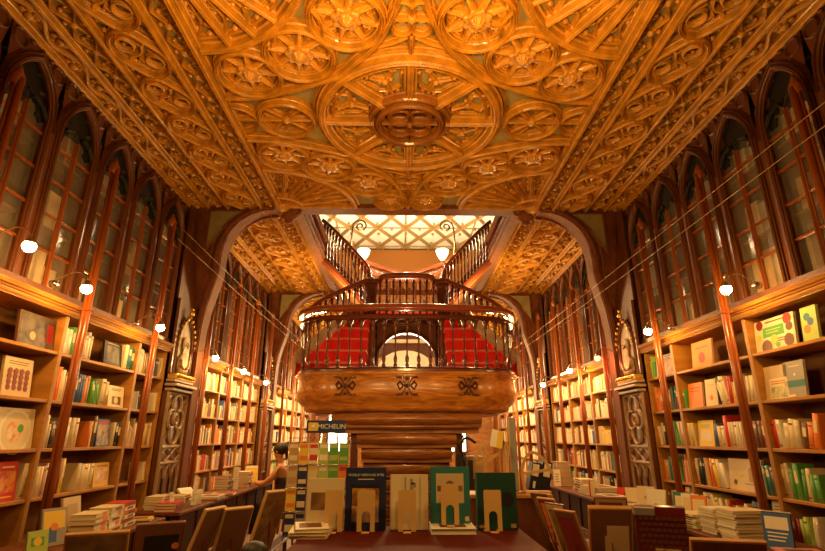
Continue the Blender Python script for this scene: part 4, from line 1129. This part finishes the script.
# right side
stack(1,2.45,3.15,2,.3,.4,.012,['yellow','white'],'bright magazine lying nearest on the right table',.2,(3,))
stack(1,2.45,3.42,2,.26,.3,.012,['cream','pink'],'pale magazine lying behind blue books on right table',-.2,(3,))
for i,c in enumerate(('blue','navy','cream')):
    stand(1,2.42+.035*i,3.62+.045*i,.17,.22,.016,c,('blue-covered book standing nearest on the right table','navy book standing just behind the blue one','cream book standing last behind the navy one')[i],[('r',.1,.9,.55,.9,'white'),('l',.15,.85,.2,.5,3,'white')],tilt=-.15,rz=-pi/2*.6)
stack(1,2.44,3.98,10,.26,.20,.0195,['white','ivory'],'white-edged magazine in the nearest tall white stack, right table',.05,(0,))
stack(1,2.42,4.24,9,.22,.18,.0195,['white','cream'],'cream magazine in the second tall white stack, right table',.05,(0,))
stack(1,2.40,4.55,6,.20,.24,.017,['white','lime','cream'],'white book with yellow neighbours in low stack, right table',.1,(1,))
stand(1,2.60,4.20,.2,.2,.03,'maroon','maroon book leaning against the right bookcase behind white stack',[],tilt=-.5)
stack(1,2.57,4.45,3,.2,.26,.02,['yellow','green','cream'],'yellow book stacked behind white stacks, right table',.3,(1,))
for i,(c,w) in enumerate((('orange',.13),('white',.15),('teal',.15))):
    stand(1,2.52+.0*i,4.72+.14*i,w,.22,.016,c,('orange and white book standing beside low stack, right table','white-spined book standing between orange and teal ones','teal book standing behind the white one, right table')[i],[('r',.12,.88,.2,.85,'cream')],tilt=-.2,rz=-pi/2*.55)
stack(1,2.36,5.05,4,.22,.26,.018,['white','green','white','green'],'green and white book in small stack, right table',.0,(1,))
stand(1,2.46,5.38,.19,.21,.02,'white','white book standing open beside the pilaster, right table',[('o',.5,.3,.12,'beige')],rz=-.9)
stand(1,2.46,5.60,.19,.22,.02,'ivory','ivory book standing behind the white open one, right table',[('o',.5,.5,.1,'tan')],rz=-.9)
stand(1,2.46,5.90,.14,.18,.05,'cream','thick cream book upright near red book, right table',[],rz=-.5)
stack(1,2.38,5.85,2,.24,.4,.02,['ivory','white'],'large white album lying on the right table edge',.2,(3,))
stack(1,2.40,6.35,3,.24,.36,.02,['white','cream'],'pale album in a flat pile near red book',.1,(3,))
stand(1,2.56,6.28,.24,.17,.03,'red','bright red book tilted back on the right table',[('o',.5,.5,.18,'maroon')],tilt=-.6,rz=-.6)
stack(1,2.52,7.0,2,.34,.5,.05,['cream','ivory'],'large cream boxed volume on the right table',.1,(3,))
stand(1,2.36,6.78,.12,.18,.05,'cream','cream book upright with red edge beside boxed volumes',[('r',0,.15,0,1,'red')],rz=-.4)
stack(1,2.50,7.55,5,.2,.28,.03,['ivory','cream','tan'],'tan and cream book stacked behind boxed volumes',.1,(1,))
stack(1,2.44,8.35,14,.21,.25,.024,['ivory','tan','cream'],'identical thin book in the tallest stack, right table',.02,(1,),.004)
stand(1,2.30,8.15,.10,.24,.03,'white','white slip-cased book beside the tallest stack, right table',[('l',.2,.8,.2,.8,4,'grey')],rz=-.3)
# ------------------------------------------------------------------ centre table with five books and bookends
t=thing('centre_table','dark red wooden table in the middle holding books with bookends','table',(0,3.0,0))
m=MB(); m.box(-.62,.66,-.60,.44,.95,.98,b=.006); m.box(-.58,.62,-.58,.42,.86,.95); m.build('table_top',M['table'],t)
for a in(-.54,.58):
    for b in(-.53,.37):
        l=MB(); l.box(a-.035,a+.035,b-.035,b+.035,0,.86,b=.005); l.build('leg',M['table'],t)
def px2x(px,D): return CAM.x+(px-403)*D/500
ZB=.981
CB=[('ivory',.225,.285,'cream book with a dark photograph, leftmost of the five on centre table',326,[('r',.12,.62,.38,.72,'sepia')],0),
    ('navy',.245,.345,'navy book titled World Heritage Sites on the centre table',366,[('r',.14,.86,.1,.72,'black'),('r',.17,.83,.38,.66,'gold'),('r',.17,.83,.12,.38,'sea'),('t','WORLD HERITAGE SITES',.5,.86,.0195,'white'),('r',.3,.7,.80,.815,'ivory')],0),
    ('ivory',.23,.305,'white book with slender ink drawing, middle of the five on centre table',409.5,[('r',.02,.28,.02,.98,'cream'),('r',.38,.42,.5,.95,'grey'),('r',.52,.60,.72,.92,'grey'),('r',.48,.56,.6,.68,'black'),('r',.62,.68,.76,.84,'grey'),('r',.55,.65,.82,.85,'black'),('r',.78,.79,.1,.95,'grey')],0),
    ('teal',.24,.315,'teal book with picture of a bridge, fourth on centre table',450.5,[('r',.15,.85,.35,.88,'beige'),('r',.18,.82,.56,.66,'sepia'),('o',.5,.66,.12,'sepia'),('r',.86,.96,.04,.12,'cream')],.034),
    ('green',.245,.315,'dark green book with a black disc, rightmost of the five on centre table',497,[('o',.75,.52,.18,'black'),('r',.82,.95,.03,.1,'tan'),('r',.05,.18,.03,.08,'tan'),('r',.0,.03,0,1,'teal')],0)]
PAL_G=dict(PAL)
M['ink_green2']=mat('ink_deep_green',(.008,.055,.032),.5)
def bookend_mesh():
    m=MB(); w=.104;h=.225;iw=.05;zs=.085; N=10
    A=[(-iw/2,0)]+[(-iw/2*cos(pi*i/N),zs+iw/2*sin(pi*i/N)) for i in range(N+1)]+[(iw/2,0)]
    B=[(-w/2,0),(-w/2,h*.4),(-w/2,h-.006),(-w/2+.006,h),(-w*.2,h),(-.01,h),(0,h),(.01,h),(w*.2,h),(w/2-.006,h),(w/2,h-.006),(w/2,h*.4),(w/2,0)]
    k=len(A); vs=[(x,0,z) for x,z in A]+[(x,0,z) for x,z in B]+[(x,.0025,z) for x,z in A]+[(x,.0025,z) for x,z in B]
    fs=[]
    for i in range(k-1): fs+=[(i,k+i,k+i+1,i+1),(2*k+i,2*k+i+1,3*k+i+1,3*k+i),(k+i,3*k+i,3*k+i+1,k+i+1),(i,i+1,2*k+i+1,2*k+i)]
    m.add(vs,fs)
    m.box(-w/2,-iw/2,0,.10,0,.002); m.box(iw/2,w/2,0,.10,0,.002); m.box(-.022,.022,-.05,.0025,0,.003)
    return m.mesh('bookend',M['tan'])
BE=bookend_mesh()
bex=[335,367,407.5,450,492.5]
for i,(c,w,h,lab,px,items,dz) in enumerate(CB):
    D=3.02; x=px2x(px,D)
    if dz:
        o=obj_of('book',flat_mesh(3)); o.color=(.85,.8,.66,1); o.location=(x+.005,3.26,ZB); o.rotation_euler=(0,0,-pi/2); o.scale=(.26,.255,.03)
        tag(o,'white book lying flat under the teal book on centre table','book')
    face_book(lab,w,h,.03,c,items,(x,3.28,ZB+dz+.001),0,-.03+.0*i)
    if i==4:
        ob=[q for q in bpy.data.objects if q.get('label')==lab][0]
        for ch in ob.children:
            if ch.name.startswith('cover'): ch.data.materials[0]=M['ink_green2']
    e=obj_of('bookend',BE); e.location=(px2x(bex[i],2.97)+.0,3.215,ZB+dz)
    tag(e,'tan steel bookend with arched cutout in front of the %s'%('cream photograph book','navy heritage book','white ink-drawing book','teal bridge book','dark green book')[i],'bookend','steel bookends on the centre table')
for i,(x,y,w,l,c) in enumerate(((-.56,3.16,.2,.3,'ivory'),(-.58,3.15,.2,.28,'cream'),(-.57,3.16,.19,.27,'white'))):
    o=obj_of('magazine',flat_mesh(3)); o.color=(*PAL[c],1); o.location=(x,y,ZB+i*.016); o.rotation_euler=(0,0,.1*i); o.scale=(w,l,.015)
    tag(o,'pale magazine stacked flat at the near corner of centre table, %s'%('bottom','middle','top')[i],'magazine','magazines on the centre table corner')
# small black dispenser on its stool
t=thing('stool','small square wooden stool beside the centre table holding a black box','stool',(-.90,3.05,0))
m=MB(); m.box(-.15,.15,-.15,.15,.79,.82,b=.005); m.build('seat',M['dark'],t)
for a in(-1,1):
    for b in(-1,1):
        l=MB(); l.box(a*.12-.02,a*.12+.02,b*.12-.02,b*.12+.02,0,.79); l.build('leg',M['dark'],t)
t=thing('rounded_box','black rounded box with a small brown label on the stool','box',(-.84,3.0,.821))
m=MB(); m.lathe([(.06,0),(.072,.03),(.074,.08),(.066,.12),(.045,.145),(.01,.155)],16); m.build('body',M['black'],t)
m=MB(); m.box(-.02,.02,-.078,-.070,.07,.095); m.build('label_plate',pm('tan'),t)
# ------------------------------------------------------------------ map rack with blue sign
t=thing('map_rack','wire map rack topped by a dark blue sign behind the centre table','rack',(-.84,5.05,0))
m=MB(); m.tube([(0,.0,.04),(0,.0,1.62)],.016,8); m.lathe([(.22,0),(.22,.02),(.05,.045),(.02,.06)],20); m.build('pole',M['chrome'],t)
m=MB()
for z in (.66,.86,1.06,1.26,1.50): m.tube([(-.29,-.02,z),(.29,-.02,z)],.004,5); m.tube([(-.29,-.075,z+.0),(.29,-.075,z+.0)],.004,5)
for i in range(7): x=-.29+i*.58/6; m.tube([(x,-.02,.62),(x,-.02,1.52)],.004,5)
m.build('wire_frame',M['chrome'],t)
sg=MB(); sg.box(-.13,.24,-.06,-.03,1.545,1.66,b=.004); so=sg.build('sign',pm('navy'),t)
m=MB(); m.box(-.11,-.02,-.063,-.059,1.565,1.64); m.build('yellow_field',pm('yellow'),so)
m=MB(); m.ball((-.065,-.064,1.60),.018,(0,-1,0),fl=.3); m.ball((-.06,-.064,1.622),.010,(0,-1,0),fl=.3); m.build('emblem',pm('white'),so)
cu=bpy.data.curves.new('lettering','FONT'); cu.body='MICHELIN'; cu.size=.06; cu.align_x='CENTER'; cu.extrude=.001; o=bpy.data.objects.new('lettering',cu); COL.objects.link(o); o=textmesh(o,pm('white')); o.parent=so
o.location=(.11,-.0625,1.585); o.rotation_euler=(pi/2,0,0)
MC=[['tan','yellow','cream','lime','green','green'],['beige','navy','ivory','lime','green','orange'],['yellow','navy','cream','orange','blue','red'],['navy','grey','yellow','navy','cream','tan']]
for r in range(4):
    for c in range(6):
        x=-.84-.235+c*.094; z=1.27-r*.20; mc=MC[r][c]
        T=thing('road_map','%s folded road map, %s column, %s row of the wire rack'%(mc,('first','second','third','fourth','fifth','last')[c],('top','second','third','bottom')[r]),'map',(x,5.05-.055,z),0,'folded maps in the wire rack')
        T.rotation_euler=(-.05,0,0)
        m=MB(); m.box(-.043,.043,-.006,.006,0,.185,b=.001); m.build('folded_sheet',pm(mc),T)
        m=MB(); m.box(-.036,.036,-.0075,-.006,.14,.172); m.box(-.036,.036,-.0075,-.006,.03,.06+.03*random.random()); m.build('printed_panel',pm({'tan':'cream','yellow':'orange','cream':'red','lime':'white','green':'lime','beige':'tan','navy':'ivory','ivory':'yellow','orange':'red','blue':'cream','red':'cream','grey':'navy'}[mc]),T)
# ------------------------------------------------------------------ low benches with leaning print boards
def bench(s,x,y0,y1,lab):
    t=thing('low_bench',lab,'bench',(s*x,(y0+y1)/2,0)); h=(y1-y0)/2
    m=MB(); m.box(-.27,.27,-h,h,.42,.45,b=.005); m.build('seat',M['dark'],t)
    m=MB(); m.box(-.25,-.22,-h,h,.45,.52); m.box(.22,.25,-h,h,.45,.52); m.build('side_rail',M['dark'],t)
    for a in(-1,1):
        for b in(-1,1):
            l=MB(); l.box(a*.22-.02,a*.22+.02,b*(h-.05)-.02,b*(h-.05)+.02,0,.42); l.build('leg',M['dark'],t)
bench(-1,1.60,3.3,6.4,'low dark bench carrying the leaning boards on the left of the aisle'); bench(1,1.78,2.6,6.6,'low dark bench carrying the leaning boards on the right of the aisle')
def board(x,y,w,h,c,edge,label,items,tilt=.40,rz=0,t=.03,z=.455):
    x+=(-.10 if x<0 else .08); y+=.08
    T=thing('print_board',label,'board',(x,y,z),rz); T.rotation_euler=(tilt,0,rz)
    m=MB(); m.box(-w/2,w/2,0,t,0,h,b=.003); m.build('panel',edge if not isinstance(edge,str) else pm(edge),T)
    m=MB(); m.box(-w/2+.012,w/2-.012,-.002,0,.012,h-.012); m.build('printed_face',pm(c) if isinstance(c,str) else c,T)
    art(T,w,h,-.002,items)
    # rear strut
    m=MB(); th=tilt; m.sweep([(0,-.003,h*.5),(0,-.003-h*.5*sin(th)*1.2,h*.5-h*.5*cos(th)*1.1)],.02,.006,(1,0,0)); m.build('prop_strut',M['dark'],T)
board(-1.33,5.35,.27,.60,'sepia',M['card'],'tall cream-edged print board leaning on the left bench, farthest back',[],rz=.9,t=.04)
board(-1.46,4.72,.26,.52,'brown',M['card'],'print board with pale wooden edge and dark face on left bench',[('r',.3,.6,.05,.3,'tan')],rz=.75,t=.035)
board(-1.66,4.50,.24,.54,'brown',M['card'],'thin print board seen edge-on beside the left table',[],rz=1.2,t=.03)
board(-1.66,3.85,.30,.54,'brown',M['dark'],'black and brown print board with orange spot on left bench',[('r',.2,.9,.1,.85,'black'),('o',.85,.7,.08,'orange')],rz=.45)
board(-1.86,3.50,.34,.54,'sepia',M['shelf'],'broad brown print board second nearest on the left bench',[],rz=.35)
board(1.93,5.30,.30,.54,'tan',M['dark'],'tan print board leaning farthest back on the right bench',[('r',.25,.75,.2,.8,'tan'),('r',.15,.85,.85,.92,'brown')],rz=-.35)
board(1.55,4.42,.33,.56,'brown',M['shelf'],'brown print board with a beige panel and thick oak edge on right bench',[('r',.35,.9,.1,.75,'beige'),('r',.15,.4,.6,.75,'brown'),('r',.2,.5,.03,.2,'red')],rz=-.2,t=.05)
board(1.94,4.35,.36,.58,'maroon',M['dark'],'dark red print board patterned with rings on the right bench',[('r',.0,1,.0,1,'maroon')]+[('o',.10+.115*(i%8)+.05*((i//8)%2),.35+.085*(i//8),.047,'brown') for i in range(56)]+[('r',.35,.85,.02,.42,'beige'),('r',0,.4,.9,1,'grey')],rz=-.35)
board(1.80,3.30,.40,.52,M['dark'],M['shelf'],'plain dark red board with an oak edge nearest on right bench',[],rz=-.25,t=.03)
for i,(c,p) in enumerate((('brown','sepia'),('maroon','redp'),('beige','sepia'),('brown','maroon'))):
    board(1.44-.04*i,5.62-.42*i,.22,.54,c,(M['dark'],M['card'],M['dark'],M['shelf'])[i],('dark board with brown face nearest the stairs, right bench','maroon board with pictorial red panel leaning toward the aisle','beige board with a dark panel beside the aisle, right bench','brown board with a maroon panel at the aisle edge, right bench')[i],[('r',.15,.85,.2,.9,p),('r',.3,.7,.05,.15,'cream')],rz=-1.0,t=.02)
# ------------------------------------------------------------------ right of the stairs: easel, panel, black case, carton
t=thing('counter','small wooden counter behind the dark green book, right of the stairs','counter',(1.12,6.05,0))
m=MB(); m.box(-.45,.45,-.22,.22,.88,.92,b=.006); m.build('counter_top',M['shelf'],t)
m=MB(); m.box(-.42,.42,-.19,.19,0,.88); m.build('body',M['dark'],t)
t=thing('notice_board','tall narrow grey display panel standing on the small counter','panel',(1.20,6.0,.921))
m=MB(); m.box(-.045,.045,-.02,.02,.02,.80,b=.004); m.build('panel',pm('grey'),t); m=MB(); m.box(-.10,.10,-.08,.08,0,.02,b=.004); m.build('foot',M['chrome'],t)
m=MB(); m.box(-.045,-.028,-.024,-.02,.04,.78); m.build('light_edge',pm('beige'),t)
t=thing('wooden_easel','light wooden easel of curved slats holding a brochure beside the grey panel','easel',(.98,5.96,.921))
m=MB()
m.sweep(cr([(-.22,0,.36),(-.12,0,.50),(.02,0,.56),(.14,0,.50),(.16,0,.38)],5),.035,.02,(0,-1,0),prof=PROFB)
m.sweep(cr([(-.20,0,.30),(-.05,0,.36),(.08,0,.46),(.10,0,.62)],5),.035,.02,(0,-1,0),prof=PROFB)
for x in(-.12,.10): m.sweep([(x,0,0),(x+.01,0,.5)],.035,.03,(0,-1,0),prof=PROFB)
m.box(-.18,.14,-.05,.03,0,.02); m.build('slats',M['card'],t)
tb=thing('brochure','open yellow and white brochure held at the top of easel','brochure',(.99,5.90,1.40)); tb.rotation_euler=(-.2,.25,.1)
m=MB(); m.box(-.07,.0,-.004,.004,0,.19); m.build('white_page',pm('white'),tb); m=MB(); m.box(.0,.07,-.004,.004,0,.19); m.build('yellow_page',pm('yellow'),tb)
t=thing('wooden_easel','light wooden easel with a round arched back on right of grey panel','easel',(1.43,6.0,.921))
m=MB(); m.sweep(cr([(-.12,0,0),(-.14,0,.25),(-.04,0,.42),(.1,0,.36),(.2,0,.2)],5),.03,.02,(0,-1,0),prof=PROFB); m.sweep([(-.12,0,.2),(.16,0,.24)],.03,.02,(0,-1,0),prof=PROFB); m.box(-.16,.16,-.05,.05,0,.02); m.build('slats',M['card'],t)
t=thing('magazine_case','black case holding white-labelled magazines beside the right aisle','case',(1.62,6.75,.0))
m=MB(); m.box(-.16,.16,-.12,.12,0,.86); m.build('pedestal',M['dark'],t)
m=MB(); q=Matrix.Translation((0,0,.86))@Matrix.Rotation(.22,4,'Y'); m.box(-.12,-.01,-.1,.1,0,.34,0,q); m.box(.01,.13,-.1,.1,0,.38,0,q); m.build('black_case',M['black'],t)
m=MB(); m.box(-.11,-.03,-.106,-.1,.18,.32,0,q); m.box(.03,.11,-.106,-.1,.2,.36,0,q); m.box(-.08,-.05,-.106,-.1,.04,.12,0,q); m.build('white_label',pm('white'),t)
t=thing('carton','beige cardboard box on a shelf behind the fourth book, beside stairs','box',(.97,7.75,0))
m=MB(); m.box(-.15,.15,-.12,.12,.95,1.25,b=.004); m.build('box_body',M['card'],t); m=MB(); m.box(-.02,.02,-.122,.122,.949,1.253); m.build('tape',pm('tan'),t); m=MB(); m.box(-.2,.2,-.16,.16,0,.95); m.build('stand',M['dark'],t)
t=thing('display_stand','black metal stand with hooked arm behind the teal book','stand',(.60,5.6,0))
m=MB(); m.tube([(0,0,.02),(0,0,1.35)],.02,8); m.lathe([(.16,0),(.16,.02),(.03,.035)],16); m.build('pole',M['black'],t)
m=MB(); m.tube(cr([(0,0,1.3),(-.06,-.03,1.42),(.02,-.04,1.5),(.12,-.03,1.45)],5),.014,6); m.box(-.09,-.03,-.05,.0,1.2,1.34); m.box(.03,.08,-.06,-.02,1.0,1.28); m.build('hook_arm',M['black'],t)
for i in range(5): pass
# ------------------------------------------------------------------ seated woman leaning on the left table
def skin(name,nodes,edges,mt,parent,sub=2):
    me=bpy.data.meshes.new(name); me.from_pydata([n[0] for n in nodes],edges,[]); o=bpy.data.objects.new(name,me); COL.objects.link(o)
    md=o.modifiers.new('skin','SKIN'); 
    for i,n in enumerate(nodes):
        r=n[1]; me.skin_vertices[0].data[i].radius=(r,r) if not isinstance(r,tuple) else r
    me.skin_vertices[0].data[0].use_root=True
    o.modifiers.new('sub','SUBSURF').levels=sub; o.modifiers['sub'].render_levels=sub
    md.use_smooth_shade=True
    dg=bpy.context.evaluated_depsgraph_get(); dg.update(); nm=bpy.data.meshes.new_from_object(o.evaluated_get(dg))
    o.modifiers.clear(); o.data=nm; nm.materials.clear(); nm.materials.append(mt); o.parent=parent
    for p in nm.polygons: p.use_smooth=True
    return o
P=thing('person','woman with dark tied hair and bare shoulders leaning on the left table','person',(-1.80,8.3,0))
# faces the table (-x) and slightly away; pelvis on stool at z .5
nodes=[((0,0,.58),(.15,.17)),((-.03,0,.74),(.12,.14)),((-.08,0,.92),(.125,.15)),((-.12,0,1.05),(.10,.14)),((-.14,0,1.12),.055),((-.16,0,1.18),.05),((-.18,0,1.26),.085),((-.19,0,1.34),.085),
 ((-.12,-.17,1.07),.052),((-.22,-.22,.93),.042),((-.34,-.22,.84),.034),((-.45,-.10,.845),.026),((-.50,-.03,.85),(.034,.018)),
 ((-.12,.17,1.07),.052),((-.24,.22,.95),.042),((-.36,.20,.84),.034),((-.48,.10,.845),.026),((-.53,.04,.85),(.034,.018)),
 ((-.10,-.10,.55),.095),((-.40,-.12,.54),.07),((-.44,-.12,.30),.052),((-.40,-.12,.09),.036),((-.52,-.12,.04),.035),
 ((-.10,.10,.55),.095),((-.40,.12,.54),.07),((-.44,.12,.30),.052),((-.40,.12,.09),.036),((-.52,.12,.04),.035)]
edges=[(0,1),(1,2),(2,3),(3,4),(4,5),(5,6),(6,7),(3,8),(8,9),(9,10),(10,11),(11,12),(3,13),(13,14),(14,15),(15,16),(16,17),(0,18),(18,19),(19,20),(20,21),(21,22),(0,23),(23,24),(24,25),(25,26),(26,27)]
skin('body',nodes,edges,M['skin'],P)
for sgn,wr in ((-1,(-.52,-.02,.85)),(1,(-.55,.05,.85))):
    for k in range(4):
        a=Vector(wr)+Vector((-.01,(.012*k-.018),0)); skin('finger',[(tuple(a),.009),(tuple(a+Vector((-.03,0,.004))),.008),(tuple(a+Vector((-.055-.006*(k in(1,2)),0,-.008))),.007)],[(0,1),(1,2)],M['skin'],P,1)
    a=Vector(wr)+Vector((.02,sgn*-.02,0)); skin('thumb',[(tuple(a),.010),(tuple(a+Vector((-.02,-sgn*.02,0))),.009),(tuple(a+Vector((-.04,-sgn*.025,-.005))),.008)],[(0,1),(1,2)],M['skin'],P,1)
m=MB(); m.ball((-.165,0,1.335),.108,(0,0,1),14,fl=.95); m.ball((-.06,0,1.36),.062,(0,0,1),10); m.ball((-.03,.0,1.42),.04,(0,0,1),8); m.tube([(-.08,.0,1.36),(-.05,.0,1.26),(-.06,0,1.18)],[.05,.035,.012],8); m.build('hair',M['hair'],P)
m=MB()
for q in(-1,1): m.ball((-.262,q*.033,1.315),.013,(-1,0,0)); m.ball((-.19,q*.088,1.30),.02,(0,q,0),fl=.5)
m.build('eyes_and_ears',M['skin'],P); m=MB(); m.tube([(-.268,0,1.32),(-.29,0,1.285),(-.268,0,1.275)],[.008,.014,.008],6); m.build('nose',M['skin'],P)
m=MB(); m.tube([(-.262,-.02,1.255),(-.27,0,1.252),(-.262,.02,1.255)],[.004,.007,.004],6); m.build('mouth',pm('red'),P)
m=MB(); m.lathe([(.175,.50),(.18,.6),(.15,.74),(.155,.86),(.16,.93)],16,Matrix.Translation((-.03,0,0))@Matrix.Diagonal((.86,1,1,1))@Matrix(((1,0,-.12,.05),(0,1,0,0),(0,0,1,0),(0,0,0,1)))); 
for q in(-1,1): m.tube([(-.16,q*.09,.93),(-.15,q*.085,1.11),(-.02,q*.085,1.08),(.03,q*.09,.93)],.010,6)
m.build('vest',M['cloth'],P)
skin('trousers',[((0,0,.56),(.17,.18)),((-.10,-.10,.55),.11),((-.40,-.12,.54),.085),((-.44,-.12,.30),.07),((-.40,-.12,.12),.06),((-.10,.10,.55),.11),((-.40,.12,.54),.085),((-.44,.12,.30),.07),((-.40,.12,.12),.06)],[(0,1),(1,2),(2,3),(3,4),(0,5),(5,6),(6,7),(7,8)],M['cloth'],P)
t=thing('stool','round dark stool the woman is sitting on','stool',(-1.77,8.3,0))
m=MB(); m.lathe([(.16,.36),(.18,.38),(.18,.40),(.15,.415)],18); m.build('seat',M['dark'],t)
for k in range(4):
    a=k*pi/2+.7; m=MB(); m.tube([(.18*cos(a),.18*sin(a),0),(.13*cos(a),.13*sin(a),.37)],.014,6); m.build('leg',M['dark'],t)
# ------------------------------------------------------------------ more light: unseen lights added to brighten ceilings, shelves, stairs, rack and far end
W1=(1.0,.56,.20)
def up(x,y,z,e,spot=120,col=W1,r=.12,tx=0,ty=0):  # unseen spots added to brighten the ceilings
    o=light('ceiling_uplight',(x,y,z),e,r,'SPOT',col,None,spot=spot,blend=.8)
    d=Vector((tx,ty,1)).normalized(); o.rotation_euler=d.to_track_quat('-Z','Y').to_euler(); return o
W1=(1.0,.55,.15)
for s in(-1,1): up(s*.45,1.6,3.2,200,132,tx=0,ty=.35,r=.06,col=W1)
up(0,4.6,2.4,8,125,col=W1)
for s in(-1,1):
    light('shelf_fill',(s*1.2,2.5,2.4),30,.08,col=(1,.58,.17))
    light('aisle_fill',(s*1.9,8.3,2.9),75,.25,col=(1,.64,.22))
    light('aisle_fill',(s*1.3,8.4,3.9),45,.1,col=(1,.68,.28))  # extra unseen light added so the upper cabinet bars catch highlights
    light('aisle_fill',(s*1.9,12.8,3.0),170,.25,col=(1,.70,.30))
    up(s*1.7,13.2,5.3,680,150,col=(1,.85,.58),r=.2)
light('stair_fill',(0,5.2,2.6),50,.08,col=(1,.62,.20))  # unseen light added to brighten the landing apron
light('stair_fill',(0,8.8,5.2),45,.08,col=(1,.75,.45))
light('rack_fill',(-.7,4.2,2.3),9,.06,col=(1,.66,.26))  # unseen light added to brighten the map rack
light('vault_fill',(0,10.4,2.9),10,.08,col=(1,.8,.5))
light('table_fill',(.3,1.9,2.6),22,.06,col=(1,.62,.2))
light('far_fill',(0,14.5,2.8),260,.1,col=(1,.74,.36))
light('gallery_fill',(0,12.0,5.6),150,.3,col=(1,.80,.5))
w=bpy.data.worlds.new('World'); SC.world=w; w.use_nodes=True
w.node_tree.nodes['Background'].inputs[0].default_value=(1,.5,.2,1); w.node_tree.nodes['Background'].inputs[1].default_value=.02
cd=bpy.data.cameras.new('camera'); co=bpy.data.objects.new('camera',cd); COL.objects.link(co)
co.location=CAM; co.rotation_euler=(pi/2+TILT,0,-YAW); cd.sensor_width=36; cd.lens=FPX/825*36; cd.clip_start=.05; cd.clip_end=60
SC.camera=co
vs=SC.view_settings; vs.view_transform='Standard'; vs.look='None'; vs.gamma=1; vs.exposure=0.12; vs.use_curve_mapping=False
SC.cycles.use_denoising=True; SC.cycles.max_bounces=6; SC.cycles.transparent_max_bounces=8; SC.cycles.sample_clamp_indirect=4
SC.cycles.caustics_reflective=False; SC.cycles.caustics_refractive=False
